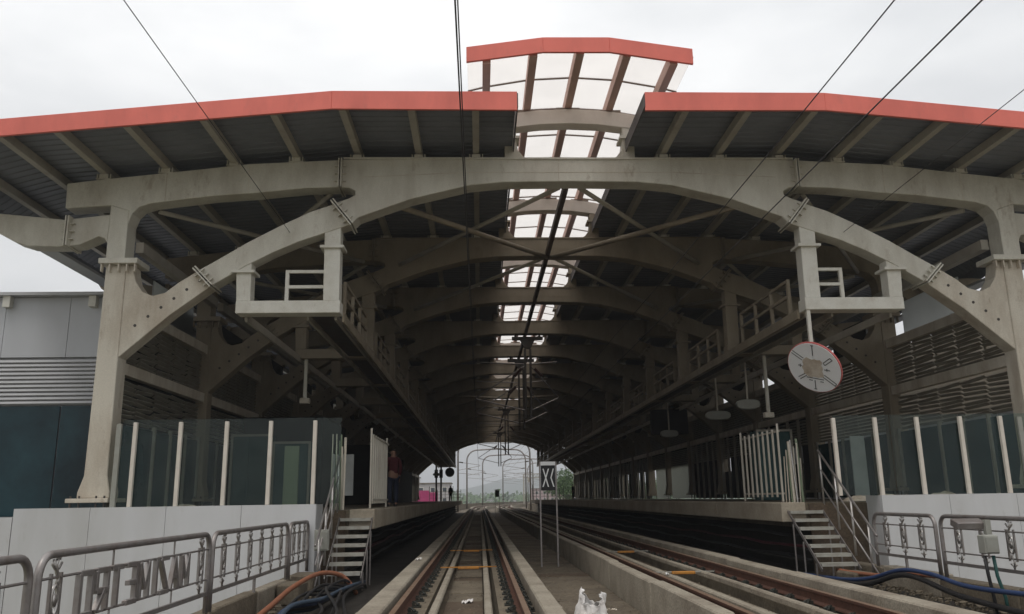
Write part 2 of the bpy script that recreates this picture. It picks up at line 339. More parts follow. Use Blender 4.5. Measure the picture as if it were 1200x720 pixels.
# ------------------------------------------------------------------ tracks
def sheet_pts(x0, x1): return None
RAILP = [(-.07, 0), (.07, 0), (.065, .018), (.012, .035), (.012, .12), (.036, .132), (.036, .16), (-.036, .16), (-.036, .132), (-.012, .12), (-.012, .035), (-.065, .018)]
def fastener_mesh():
    m = MB(); m.box(-.19, .19, -.10, .10, 0, .018)
    for s_ in (-1, 1):
        m.box(s_*.085-.022, s_*.085+.022, -.05, .05, .018, .06)
        m.tube([(s_*.15, -.06, .03), (s_*.11, -.02, .065), (s_*.08, .0, .07), (s_*.10, .05, .06), (s_*.16, .06, .028)], .013, 5)
        m.box(s_*.15-.02, s_*.15+.02, -.022, .022, .018, .05)
    return m.mesh('rail_fastener', [CLIP])
FAST = fastener_mesh()
PADM = MB().box(-.085, .085, -.085, .085, .02, .034).mesh('rail_pad', GREENPAD)
def track(tc, label, kerbs, ups, orn):
    root = thing('railway_track', label, 'railway track', (tc, 0, 0), 'pair of railway tracks through the station')
    ys_near = [-16, 128]+[128+6*i for i in range(1, 26)]+[300, 330, 360]
    for s_ in (-1, 1):
        rx = tc+s_*.755
        pl = MB(); pl.sweep([(rx-.3, .003), (rx+.3, .003), (rx+.28, .325), (rx-.28, .325)], ys_near, curve); pl.build('plinth', CONC2, root)
        rp = MB(); rp.sweep([(rx+a, .35+b) for a, b in RAILP], ys_near, curve); ro = rp.build('rail', RUST, root)
        tp = MB(); tp.sweep([(rx-.034, RT+.0005), (rx+.034, RT+.0005), (rx+.03, RT+.004), (rx-.03, RT+.004)], ys_near, curve); tp.build('rail_head', RAILTOP, ro)
        y = 2.
        for i in range(72):
            f_ = inst(FAST, 'rail_fastener', root, (rx+random.uniform(-.004, .004), y+i*.66, .326), (0, 0, random.uniform(-.05, .05)))
        st = MB()
        for i in range(72, 160): st.box(rx-.19, rx+.19, y+i*.66-.09, y+i*.66+.09, .326, .37)
        st.build('far_fasteners', CLIP, root, kind='stuff')
    for (a, b, z0, z1, mt, seg, jit) in kerbs+ups:
        y = -14.; i = 0
        nm = 'kerb_block' if (a, b, z0, z1, mt, seg, jit) in kerbs else 'upstand'
        while y < 112:
            L_ = seg*random.uniform(.9, 1.1); m = MB(); y2 = min(112, y+L_)
            dz = random.uniform(-jit, jit); dx = random.uniform(-jit, jit)*.5
            m.box(a+dx, b+dx, y+.008, y2-.008, z0, z1+dz)
            m.build(nm, mt, root, bevel=.018); y = y2; i += 1
        m = MB(); m.sweep([(a, z0), (b, z0), (b, z1), (a, z1)], [112.01, 120]+[128+6*i for i in range(26)]+[300, 330, 360], curve); m.build('far_'+nm, mt, root)
    # cross slabs between the rails
    xa, xb = ups[0][1]+.01, ups[1][0]-.01; y = -13.; i = 0
    while y < 112:
        L_ = random.choice((.9, 1.2, 1.5, 2.1)); y2 = min(112, y+L_); m = MB()
        m.box(xa, xb, y+.012, y2-.012, .004, .20+random.uniform(-.015, .02))
        m.build('centre_slab', random.choice((CONC2, CONC3, CONC3, CONC2) if y > 11 else (CONC, CONC2)), root, bevel=.012); y = y2; i += 1
    return root
track(T1, 'left railway track on concrete plinths, running straight down the middle of the photo', [(-1.38, -1.10, .003, .545, CONC, 2.6, .010), (.70, .93, .003, .53, CONC, 2.9, .010)],
      [(-.64, -.54, .327, .40, CONC, 3.3, .006), (.05, .15, .327, .40, CONC, 3.3, .006)], None)
track(T2, 'right railway track on concrete plinths, nearer the right platform', [(2.44, 2.64, .003, .545, CONC, 3.7, .012), (4.72, 5.0, .003, .56, CONC, 3.1, .012)],
      [(3.22, 3.34, .327, .42, CONC, 2.4, .006), (3.94, 4.04, .327, .42, CONC, 2.4, .006)], None)
def cross_bar(tc, y, tone, label):
    t = thing('track_gauge_bar', label, 'track bar', (tc, y, .30), 'yellow bars across the tracks')
    MB().box(tc-.21, tc+.21, y-.055, y+.055, .375, .425).build('bar_body', YEL, t, bevel=.01)
    MB().box(tc-.56, tc-.212, y-.016, y+.016, .405, .425).build('bar_arm', ALU if tone else YEL, t)
    MB().box(tc+.212, tc+.56, y-.016, y+.016, .405, .425).build('bar_arm', ALU if tone else YEL, t)
cross_bar(T1, 17.4, 0, 'bright yellow-orange bar fixed across the left track, the nearer of the two')
cross_bar(T1, 23.0, 0, 'rusty orange bar fixed across the left track, the farther of the two')
cross_bar(T2, 15.4, 1, 'yellow bar across the right track beside the scrap of white paper')
cross_bar(T2, 21.4, 1, 'dim orange bar across the right track, deep in the shade')

# ------------------------------------------------------------------ portal frames
def sym(poly, s_): return [(C+s_*u, z) for u, z in poly]
GIRD = [(0,9.59),(2.6,9.59),(5.4,9.56),(5.4,8.88),(5.2,8.86),(5.06,8.78),(5.06,8.68),(5.2,8.60),(5.52,8.48),(5.12,7.98),(4.97,8.13),(3.77,8.58),(2.4,8.92),(1.6,9.0),(0,9.02)]
SHOU = [(5.402,9.56),(7.5,9.46),(9.38,9.24),(10.8,9.08),(11.66,8.97),(11.64,8.37),(10.62,8.44),(10.2,8.30),(10.2,8.0),(10.12,8.25),(9.98,8.40),(9.71,8.49),(8.31,8.67),(7.34,8.74),(6.2,8.86),(5.402,8.88)]
COLU = [(10.62,8.438),(10.62,7.15),(10.2,7.15),(10.2,8.298)]
RIB1 = [(5.53,8.475),(6.1,8.27),(6.74,7.95),(7.5,7.53),(8.15,7.12),(8.55,6.88),(8.22,6.53),(7.5,6.98),(6.9,7.30),(6.3,7.57),(5.13,7.975)]
RIB2 = [(8.555,6.877),(8.97,6.6),(9.25,6.37),(9.53,6.30),(9.76,6.40),(9.92,6.63),(9.98,6.85),(10.0,7.02),(10.158,7.02),(10.158,4.90),(9.1,5.86),(8.225,6.527)]
TAIL = [(10.622,8.22),(11.62,8.10),(13.08,8.25),(13.62,8.22),(13.5,8.05),(13.03,7.76),(12.7,7.58),(12.38,7.48),(11.7,7.46),(11.25,7.50),(11.0,7.62),(10.84,7.70),(10.70,7.66),(10.622,7.52)]
def make_frame():
    y0, y1 = Y0, Y0+DEP
    root = thing('portal_frame', '', 'steel frame', (C, Y0, 0), 'arched portal frames of the station')
    full = sym(GIRD, 1)+sym(GIRD, -1)[::-1][1:-1]
    full = [p for i, p in enumerate(full) if i == 0 or p != full[i-1]]
    g = MB().prism(full, y0, y1).build('girder', CREAM, root, bevel=.015)
    # thin flange lips that catch the light
    for zt in (9.592,):
        MB().box(C-5.35, C+5.35, y0-.04, y0-.002, zt-.03, zt+.012).build('girder_flange', CREAM, g)
    sm = MB()
    for a, b in ((-4.9, -2.4), (-2.4, 2.4), (2.4, 4.9)):
        za, zb = (9.12 if abs(a) > 3 else 9.24), (9.12 if abs(b) > 3 else 9.24)
        sm.bar((C+a, y0-.002, za), (C+b, y0-.002, zb), .008, .014)
    for x in (C-2.41, C+2.39, C-.3): sm.box(x, x+.014, y0-.006, y0+.002, 9.03, 9.56)
    sm.build('weld_seams', CREAM2, g)
    for s_ in (-1, 1):
        ws = MB()
        for u in (7.52, 9.4): ws.box(*sorted((C+s_*u, C+s_*(u+.014))), y0+.006, y0+.014, (8.74 if u < 8 else 8.54), (9.45 if u < 8 else 9.23))
        ws.build('weld_seams', CREAM2, root)
        MB().prism(sym(SHOU, s_), y0+.012, y1-.012).build('shoulder_beam', CREAM, root, bevel=.012)
        cu = MB().prism(sym(COLU, s_), y0+.006, y1-.006).build('upper_column', CREAM, root, bevel=.012)
        r1 = MB().prism(sym(RIB1, s_), y0+.03, y1-.03).build('arch_rib', CREAM, root, bevel=.012)
        r2 = MB().prism(sym(RIB2, s_), y0+.04, y1-.04).build('haunch_gusset', CREAM2, root, bevel=.012)
        # bolt access holes along the haunch
        hb = MB()
        for k in range(6):
            u, z = 9.85-k*.27, 5.62+k*.205
            hb.disc((C+s_*u, y0+.0395, z), (1,0,0), (0,0,1), (0,-1,0), .035, .004, 10)
        hb.build('bolt_holes', DARKST, r2, kind='stuff')
        cl = MB().prism(sym([(10.16,7.02),(10.60,7.02),(10.63,2.35),(10.74,2.0),(10.74,1.88),(10.06,1.88),(10.06,2.0),(10.14,2.35)], s_), y0+.02, y1-.02).build('column', CREAM2, root, bevel=.015)
        MB().prism(sym([(9.86,7.022),(10.72,7.022),(10.72,7.148),(9.86,7.148)], s_), y0-.12, y1+.10).build('cap_flange', CREAM, cl, bevel=.01)
        fins = MB()
        for u in (9.92, 10.1, 10.28, 10.48, 10.66):
            fins.prism(sym([(u-.012,7.02),(u+.012,7.02),(u+.012,6.84),(u-.012,6.84)], s_), y0-.09, y0+.018)
        fins.build('stiffener_fins', CREAM2, cl)
        MB().prism(sym([(9.98,1.79),(10.86,1.79),(10.86,1.878),(9.98,1.878)], s_), y0-.22, y1+.2).build('base_plate', CREAM2, cl, bevel=.01)
        bl = MB()
        for u in (10.08, 10.25, 10.6, 10.78): bl.tube([(C+s_*u, y0-.16, 1.56), (C+s_*u, y0-.16, 1.93)], .02, 6)
        bl.build('anchor_bolts', DARKST, cl, kind='stuff')
        tl = MB().prism(sym(TAIL, s_), y0+.03, y1-.03).build('eave_bracket', CREAM, root, bevel=.012)
        # splice plates with stiffeners
        def splice(a, b, w, par):
            a = Vector((C+s_*a[0], y0-.10, a[1])); b = Vector((C+s_*b[0], y0-.10, b[1])); d = (b-a).normalized(); nn = Vector((d.z, 0, -d.x))
            m = MB(); mid = (a+b)/2; hl = (b-a).length/2+.05
            for o_ in (-.03, .03): m.obox(mid+nn*o_+Vector((0, .08+.25, 0)), nn*.014, Vector((0, .37, 0)), d*hl)
            for t in (.2, .5, .8):
                q = a+(b-a)*t; m.obox(q+Vector((0, .075, 0)), nn*.13, Vector((0, .035, 0)), d*.012)
            m.build('splice_plate', CREAM, par)
        splice((5.125,7.97),(5.54,8.49),.1,root); splice((8.22,6.525),(8.56,6.885),.1,root)
        splice((11.5,7.5),(11.5,8.1),.1,root); splice((5.41,8.9),(5.41,9.5),.1,root)
        # hanger frame for the side walkway
        hp = MB().prism(sym([(5.37,8.10),(5.74,7.97),(5.72,6.17),(5.36,6.17)], s_), y0+.05, y1-.10).build('hanger_post', WHITEST, root, bevel=.01)
        MB().prism(sym([(5.28,7.40),(5.82,7.40),(5.82,7.46),(5.28,7.46)], s_), y0-.03, y1-.03).build('post_flange', WHITEST, hp)
        hp = MB().prism(sym([(7.36,7.10),(7.70,6.93),(7.66,6.17),(7.35,6.17)], s_), y0+.05, y1-.10).build('hanger_post', WHITEST, root, bevel=.01)
        MB().prism(sym([(7.27,6.82),(7.80,6.82),(7.80,6.88),(7.27,6.88)], s_), y0-.03, y1-.03).build('post_flange', WHITEST, hp)
        MB().prism(sym([(5.33,6.168),(7.66,6.168),(7.66,5.88),(5.33,5.88)], s_), y0+.02, y1-.06).build('hanger_beam', WHITEST, root, bevel=.012)
        # skylight stub columns
        sc = MB().prism(sym([(1.28,10.55),(1.56,10.50),(1.56,9.592),(.95,9.592),(1.12,9.68),(1.24,9.84),(1.28,10.05)], s_), y0+.08, y1-.08).build('stub_column', CREAM, root, bevel=.01)
        MB().prism(sym([(1.2,10.12),(1.68,10.12),(1.68,10.18),(1.2,10.18)], s_), y0+.0, y1).build('stub_flange', CREAM, sc)
    ar = [(u, 10.90-.06*u*u) for u in (-2.1,-1.4,-.7,0,.7,1.4,2.1)]; lo = [(u, 10.53-.06*u*u) for u in (2.1,1.4,.7,0,-.7,-1.4,-2.1)]
    MB().prism([(C+u, z) for u, z in ar+lo], y0+.06, y1-.06).build('skylight_arch', SKYARCH, root, bevel=.01)
    return root
frame0 = make_frame()
for i in range(NF):
    o = frame0 if i == 0 else copy_tree(frame0)
    o.location = (C, Y0+i*P, 0)
    if i:   # frames under the roof take a darker, browner cream standing in for shade
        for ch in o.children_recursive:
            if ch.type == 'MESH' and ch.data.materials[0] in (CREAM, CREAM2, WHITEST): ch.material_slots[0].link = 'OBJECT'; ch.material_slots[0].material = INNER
    o['label'] = ('nearest cream steel portal frame, spanning the station mouth under the red roof edge' if i == 0 else
                  'farthest steel portal frame, its arch outlined against the sky at the far opening' if i == NF-1 else
                  '%s arched steel portal frame counted inward from the station mouth' % ORD[i])

# ------------------------------------------------------------------ main roof
YF, YB = 16.1, YEND+2.2
ROOFP = [(1.38,9.94),(5.25,9.94),(8.65,9.62),(12.15,9.30),(13.2,9.0),(13.65,8.66),(13.72,8.3)]
def roofz(u):
    u = abs(u)
    for (a, za), (b, zb) in zip(ROOFP, ROOFP[1:]):
        if a <= u <= b: return za+(zb-za)*(u-a)/(b-a)
    return 9.9 if u < 1.38 else 8.3
def make_roof():
    root = thing('station_roof', 'wide dark ribbed station roof in two wings with a red front edge', 'roof', (C, YF, 8))
    # ribbed sheets, each about 2 m of roof length, ribs running down the slope
    W = (YB-YF)/48
    prof = []
    nr = 8; q = W/nr
    for k in range(nr): prof += [(k*q, 0), (k*q+q*.62, 0), (k*q+q*.70, .022), (k*q+q*.92, .022)]
    prof.append((W, 0))
    def sheet(s_):
        V = []; F = []; n = len(prof)
        for (u, z) in ROOFP:
            for (y, h) in prof: V.append((s_*u, y, z+h))
        nb = len(V)
        for (u, z) in ROOFP:
            for (y, h) in prof: V.append((s_*(u+(.05 if u > 12.5 else 0)), y, z+h+.05))
        for j in range(len(ROOFP)-1):
            for k in range(n-1):
                a = j*n+k; F.append((a, a+1, a+n+1, a+n)); F.append((nb+a, nb+a+n, nb+a+n+1, nb+a+1))
        for k in range(n-1): F.append((k, nb+k, nb+k+1, k+1)); e = (len(ROOFP)-1)*n; F.append((e+k, e+k+1, nb+e+k+1, nb+e+k))
        for j in range(len(ROOFP)-1):
            a = j*n; F.append((a, a+n, nb+a+n, nb+a)); a = j*n+n-1; F.append((a, nb+a, nb+a+n, a+n))
        m = MB(); m.add(V, F); return m.mesh('roof_sheet', ROOF)
    for s_ in (-1, 1):
        me = sheet(s_)
        for i in range(48): inst(me, 'roof_sheet', root, (C, YF+i*W+.004, 0))
        # red fascia boards in lengths
        pts = [(1.36, 9.715, 10.14), (5.25, 9.73, 10.14), (12.2, 9.08, 9.46), (13.3, 8.8, 9.16), (13.9, 8.3, 8.7)]
        for (u0, b0, t0), (u1, b1, t1) in zip(pts, pts[1:]):
            MB().prism(sym([(u0+.001, b0), (u1-.001, b1), (u1-.001, t1), (u0+.001, t0)], s_), YF-.07, YF-.006).build('fascia_board', RED, root, bevel=.006)
        # red edge board along the skylight opening, short return at the front
        MB().box(*sorted((C+s_*1.34, C+s_*1.36)), YF-.07, YB, 9.80, 10.10).build('opening_trim', mat('dark_trim', (.11, .10, .095), .6), root)
        pm = {}
        cm = MB(); cm.box(-.17, .17, -.20, .16, 0, .02); cm.box(-.10, .10, -.19, .15, .02, .125); cm.box(-.16, -.14, -.19, .15, .02, .13); cm.box(.14, .16, -.19, .15, .02, .13)
        cleat = cm.mesh('purlin_cleat', CREAM)
        for u in (2.24, 3.6, 5.04, 6.46, 7.9, 9.45, 10.85, 12.0, 13.1):
            zt = roofz(u)-.004; h = .205; m = MB()
            sl = (roofz(u+.11)-roofz(u-.11))/.22
            x = C+s_*u
            # C-section purlin: web and two lips
            m.prism([(x-.075, zt-h), (x+.075, zt-h), (x+.075, zt-.075*s_*0+min(0, sl*.075)), (x-.075, zt+min(0, -abs(sl)*.075))], YF+.02, YB-.05)
            po = m.build('purlin', PURL, root)
            if u < 11.6:
                zb = [p for p in zip(SHOU, SHOU[1:5])]
                for i in range(NF):
                    # top of girder below this purlin
                    tops = [(0,9.59),(5.4,9.56),(7.5,9.46),(9.38,9.24),(10.8,9.08),(11.66,8.97)]
                    for (a, za), (b, zb_) in zip(tops, tops[1:]):
                        if a <= u <= b: zz = za+(zb_-za)*(u-a)/(b-a)
                    if i < 9: inst(cleat, 'purlin_cleat', po, (x, Y0+i*P+.2, zz+.002))
        # eave gutter running along the bracket tips behind the first frame
        for i in range(NF-1):
            ya, yb = Y0+i*P+.50, Y0+(i+1)*P+.48
            MB().prism(sym([(11.95, 7.56), (11.95, 7.485), (12.35, 7.485), (12.42, 7.60), (12.39, 7.60), (12.33, 7.51), (11.98, 7.51), (11.98, 7.56)], s_), ya, yb).build('eave_gutter', PANELG, root)
    # ridge beam and bracing in the plane of the girders
    rb = MB(); rb.box(C-.14, C-.02, Y0+DEP, YEND, 8.98, 9.16); rb.build('ridge_beam', mat('brown_ridge_beam', (.10, .075, .06), .6), root)
    for i in range(NF-1):
        ya, yb = Y0+i*P+.4, Y0+(i+1)*P
        for s_ in (-1, 1):
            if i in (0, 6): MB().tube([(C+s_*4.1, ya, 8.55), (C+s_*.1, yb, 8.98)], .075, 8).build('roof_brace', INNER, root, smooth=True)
            if i < 2:
                MB().tube([(C+s_*.25, ya+.1, 9.05), (C+s_*4.6, yb, 8.75)], .06, 8).build('roof_brace', PURL, root, smooth=True)
                MB().tube([(C+s_*5.7, ya+.1, 8.9), (C+s_*9.6, yb, 8.45)], .06, 8).build('roof_brace', PURL, root, smooth=True)
                MB().tube([(C+s_*9.7, ya+.1, 8.45), (C+s_*5.7, yb, 8.85)], .06, 8).build('roof_brace', PURL, root, smooth=True)
            MB().box(*sorted((C+s_*10.0, C+s_*10.18)), ya+.102, yb-.002, 7.45, 7.7).build('eave_tie', PURL, root)
make_roof()

# ------------------------------------------------------------------ skylight
def skz(u): return 11.25-.06*u*u
def make_skylight():
    ya, yb = 15.9, YEND+2
    root = thing('skylight_roof', 'raised curved skylight with milky panels, brown ribs and a red front edge', 'skylight', (C, ya, 10.9))
    us = (-2.42, -2.0, -1.0, 0, 1.0, 2.0, 2.42)
    for u in us[1:-1]:
        m = MB(); m.box(C+u-.085, C+u+.085, ya+.03, yb, skz(u)-.29, skz(u)-.02); m.build('skylight_rib', REDRIB, root)
    cm = MB(); cm.box(-.28, .28, -.12, .12, 0, .07)
    cl = cm.mesh('rib_cleat', mat('brown_cleat', (.24, .19, .15), .6))
    for i in range(NF):
        for u in us[1:-1]: inst(cl, 'rib_cleat', root, (C+u, Y0+i*P+.25, 10.902-.06*u*u))
    pitch = P/4; n = int((yb-ya)/pitch)
    pane_me = []
    for a, b in zip(us, us[1:]):
        m = MB(); za, zb = skz(a), skz(b)
        m.prism([(C+a+.006, za), (C+b-.006, zb), (C+b-.006, zb+.012), (C+a+.006, za+.012)], .01, pitch-.01); pane_me.append(m.mesh('skylight_pane', POLY))
    far = MB(); cnt = 0
    bar = MB(); T = [(C+u, skz(u)-.038) for u in us]+[(C+u, skz(u)-.01) for u in us[::-1]]; bar.prism(T, -.018, .018); bme = bar.mesh('glazing_bar', mat('brown_glazing_bar', (.20, .15, .12), .6))
    for r in range(n):
        for k, me in enumerate(pane_me):
            if k in (0, 5) and r >= 20:
                a, b = us[k], us[k+1]; far.prism([(C+a+.006, skz(a)), (C+b-.006, skz(b)), (C+b-.006, skz(b)+.012), (C+a+.006, skz(a)+.012)], ya+r*pitch+.01, ya+(r+1)*pitch-.01)
            else:
                o = bpy.data.objects.new('skylight_pane', me); COL.objects.link(o); o.parent = root; o.location = (-C, r*pitch, -10.9); cnt += 1
        o = bpy.data.objects.new('glazing_bar', bme); COL.objects.link(o); o.parent = root; o.location = (-C, r*pitch+.22*0, -10.9)
    far.build('far_edge_panes', POLY, root, kind='stuff')
    fp = [(-2.43, 10.71, 11.06), (-.8, 10.95, 11.30), (.62, 10.96, 11.31), (2.40, 10.69, 11.05)]
    for (u0, b0, t0), (u1, b1, t1) in zip(fp, fp[1:]):
        MB().prism([(C+u0+.001, b0), (C+u1-.001, b1), (C+u1-.001, t1), (C+u0+.001, t0)], ya-.07, ya-.005).build('fascia_board', RED, root, bevel=.006)
make_skylight()

# ------------------------------------------------------------------ platforms
PT = 1.56
def platform(s_, xe, label):
    xo = C+s_*10.9
    root = thing('platform', label, 'platform', (xe, 18.7, 0), 'station platforms')
    seg = [18.7]+[18.7+k*5.2 for k in range(1, 19)]
    seg[-1] = 112
    for a, b in zip(seg, seg[1:]):
        MB().box(*sorted((xe, xe-(-s_)*-.0+s_*.55)), a+.006, b-.006, PT-.42, PT).build('edge_slab', PLATC, root, bevel=.015)
    MB().box(*sorted((xe+s_*.555, xo)), 18.72, 112, 1.0, PT-.012).build('platform_slab', CONC2, root)
    MB().box(*sorted((xe+s_*.95, xe+s_*1.15)), 18.75, 112, .003, 1.0).build('support_wall', DARKCONC, root)
    MB().box(*sorted((xe+s_*.62, xo-s_*.1)), 18.66, 18.715, .004, PT-.03).build('end_wall', CONC3, root)
    # cable trays under the edge
    for k, (dz, dx) in enumerate(((.25, .55), (.5, .6), (.75, .65))):
        MB().box(*sorted((xe+s_*dx, xe+s_*.95)), 19, 111, dz, dz+.04).build('cable_tray', DARKCONC, root)
    return root
platform(-1, -2.3, 'left station platform with a stained pale concrete edge')
platform(1, 6.7, 'right station platform with a stained pale concrete edge')
for s_, xe, lab in ((-1, -2.3, 'left'), (1, 6.7, 'right')):
    for k in range(3):
        pts = []
        y = 18.9
        while y < 70: pts.append((xe+s_*(.62+.05*math.sin(y*.7+k)), y, .32+.25*k+.03*math.sin(y*1.3+k*2))); y += 1.5
        tag(MB().tube(pts, .035, 6).build('tray_cable', (BLACKC, MAROON, BLACKC)[k], smooth=True), '%s cable on the %s tray under the %s platform edge' % (('black', 'maroon', 'black')[k], ('lowest', 'middle', 'upper')[k], lab), 'cable', 'cables under the platform edges')

# white end walls, seen beyond the deck edge
def end_wall(x0, x1, s_, label):
    root = thing('end_wall', label, 'wall', ((x0+x1)/2, 18, -9.2), 'white end walls of the platforms')
    L_ = x1-x0; n = max(2, round(L_/1.55)); w = L_/n
    for k in range(n):
        MB().box(x0+k*w+.004, x0+(k+1)*w-.004, 17.93, 17.985, -2.4, 1.69).build('cladding_panel', WALLW, root)
        MB().box(x0+k*w+.004, x0+(k+1)*w-.004, 17.93, 17.985, -6.4, -2.41).build('cladding_panel', WALLW, root)
    MB().box(x0, x1, 17.99, 18.69, -9.3, 1.685).build('wall_core', WALLW, root)
    return root
end_wall(-9.6, -3.42, -1, 'white panelled end wall under the glass screen at the left platform end')
lw = end_wall(-22, -9.61, -1, 'lower white wall at the far left below the dark glass building')
for ch in list(lw.children): ch.location.z -= .17
end_wall(8.62, 22, 1, 'white panelled end wall under the glass screen at the right platform end')
v = thing('wall_vent', 'grey slatted vent low on the white left wall', 'vent', (-10.5, 17.9, -.3))
MB().box(-11.3, -9.68, 17.90, 17.925, -1.0, .12).build('vent_frame', LOUV, v)
for k in range(10): MB().obox((-10.49, 17.885, .04-k*.1), (.78, 0, 0), (0, .02, -.015), (0, .004, .03)).build('vent_slat', LOUV, v)

# glass screens
def screen(posts, xl, xr, label, ztop, zp, slim=None):
    root = thing('glass_screen', label, 'glass screen', ((xl+xr)/2, 18.03, 1.69), 'glass screens on the end walls')
    for x in posts:
        m = MB(); m.box(x-.04, x+.04, 17.99, 18.07, 1.691, zp); m.build('post', POST, root, bevel=.006)
    for x in slim or []: MB().box(x-.05, x+.05, 18.02, 18.10, 1.691, zp-.02).build('slim_post', BOXG, root)
    xs = [xl]+[ (a+b)/2*0+p for p in posts for a, b in ((0, 0),)]+[xr]
    xs = sorted(set(xs))
    for a, b in zip(xs, xs[1:]):
        if b-a > .08: MB().box(a+.012, b-.012, 18.075, 18.087, 1.70, ztop).build('pane', GLASS, root)
    return root
screen([-7.31, -6.36, -5.39, -4.46, -3.52], -7.60, -2.96, 'left frameless glass screen with five cream posts on the white end wall', 3.50, 3.44, [-7.66])
screen([7.77, 8.7, 9.64, 10.62, 11.53], 9.05, 12.2, 'right glass screen with cream posts on the white end wall', 3.42, 3.36, [11.98])
# ------------------------------------------------------------------ palisade gates on the platform edges
def palisade(x, ya, yb, label):
    root = thing('palisade_gate', label, 'gate', (x, (ya+yb)/2, PT), 'palisade gates on the platform edges')
    n = 9
    for k in range(n):
        y = ya+(yb-ya)*k/(n-1); big = k in (0, n-1)
        MB().box(x-.02, x+.02, y-.02, y+.02, PT+(.02 if big else .12), PT+(1.77 if big else 1.66)).build('post' if big else 'pale', PURL, root)
    for z in (.2, 1.6): MB().box(x+.03, x+.055, ya, yb, PT+z-.02, PT+z+.02).build('cross_rail', PURL, root)
palisade(-2.42, 18.85, 22.0, 'cream upright-bar gate standing at the left platform edge')
palisade(6.84, 18.95, 21.7, 'cream upright-bar gate standing at the right platform edge')

# ------------------------------------------------------------------ stairs
def stairs(xa, xb, label, handed):
    root = thing('metal_stairs', label, 'stairs', ((xa+xb)/2, 17.2, 0), 'metal stairs to the platforms')
    n = 7; sh = .06*handed
    for k in range(n):
        y = 17.10+k*.245; z = .38+k*.167
        MB().box(xa, xb, y, y+.23, z-.03, z).build('tread', ALU, root, bevel=.004)
        MB().box(xa+.002, xb-.002, y-.006, y-.001, z-.065, z+.003).build('tread_nosing', ALU, root)
    for x in (xa-.025, xb+.025):
        MB().bar((x, 17.02, .25), (x, 18.66, 1.37), .018, .07).build('stringer', STEELD, root)
        for y, zt in ((17.3, .4), (17.9, .8), (18.4, 1.15)): MB().box(x-.014, x+.014, y-.014, y+.014, .003, zt-.04).build('leg', STEELD, root)
    return root
stairs(-3.02, -2.36, 'open metal stairs climbing to the left platform end', -1)
stairs(6.84, 7.58, 'open metal stairs climbing to the right platform end', 1)
def handrail(x, label, ext=0):
    root = thing('stair_handrail', label, 'handrail', (x, 17.8, .3), 'stair handrails')
    a, b = Vector((x, 16.35, .95)), Vector((x, 18.75, 2.70)); d = b-a
    MB().tube([a+Vector((0,-.05,-.02)), a, b], .024, 8).build('top_rail', STEELD, root, smooth=True)
    for dz in (-.38, -.76): MB().tube([a+Vector((0,0,dz)), b+Vector((0,0,dz))], .018, 8).build('mid_rail', STEELD, root, smooth=True)
    for t in (.12, .4, .68, .97):
        p = a+d*t; MB().tube([(p.x, p.y, p.z-1.15), p], .022, 8).build('baluster', STEEL, root, smooth=True)
handrail(7.66, 'sloping three-bar handrail on the wall side of the right stairs')
handrail(-3.1, 'sloping three-bar handrail on the wall side of the left stairs')
def rod_bundle(x0, x1, y, z0, z1, n, label):
    root = thing('rod_bundle', label, 'rods', ((x0+x1)/2, y, z0), 'bundles of upright rods')
    for k in range(n):
        x = x0+(x1-x0)*(k+.5)/n; h = z1-random.uniform(0, .5)
        MB().tube([(x, y+random.uniform(-.1,.1), z0), (x+random.uniform(-.02,.02), y+random.uniform(-.1,.1), h)], random.choice((.014,.02,.03)), 6).build('rod', random.choice((STEEL, GREENP, CREAM2, CREAM2)), root)
rod_bundle(-3.32, -2.98, 18.85, PT, 3.25, 8, 'bundle of thin upright rods leaning behind the left stairs')
rod_bundle(7.05, 7.5, 19.3, PT, 3.05, 9, 'bundle of pale upright rods leaning behind the right stairs')
jb = thing('junction_box', 'small pale box fixed to the side of the left stairs', 'box', (-3.1, 17.2, .8))
MB().box(-3.26, -2.98, 17.0, 17.12, .80, 1.20).build('box_body', BOXG, jb, bevel=.01); MB().box(-3.235, -3.005, 16.985, 16.998, .83, 1.17).build('box_door', BOXG, jb, bevel=.006)

# ------------------------------------------------------------------ ornamental railings
def scroll(m_bars, m_scr, x, y):   # one ornament, in the plane x = const
    zc = .97
    for s_ in (-1, 1): m_bars.box(x-.012, x+.012, y+s_*.085-.012, y+s_*.085+.012, .74, 1.19)
    ring = [(x, y+.055*math.cos(t*math.pi/8), zc+.12*math.sin(t*math.pi/8)) for t in range(16)]
    m_scr.tube(ring, .016, 6, closed=True)
    m_scr.obox((x, y, zc), (.012, 0, 0), (0, .028, .028), (0, -.028, .028))
    S_ = [(x, y+.03*math.sin(t*.9+.5)+.01, 1.09+t*.035) for t in range(7)]; m_scr.tube(S_, .018, 6)
    m_scr.tube([(x, y+.075, 1.27), (x, y+.03, 1.225), (x, y-.03, 1.225), (x, y-.075, 1.26), (x, y-.06, 1.30)], .014, 6)
    m_scr.tube([(x, y+.02, 1.30), (x, y+.035, 1.33)], .02, 6)
    m_scr.tube([(x, y, .85), (x, y+.025, .80), (x, y-.02, .74), (x, y, .67)], .018, 6)
    m_scr.tube([(x, y-.07, .70), (x, y-.02, .675), (x, y, .63), (x, y+.02, .675), (x, y+.07, .70)], .014, 6)
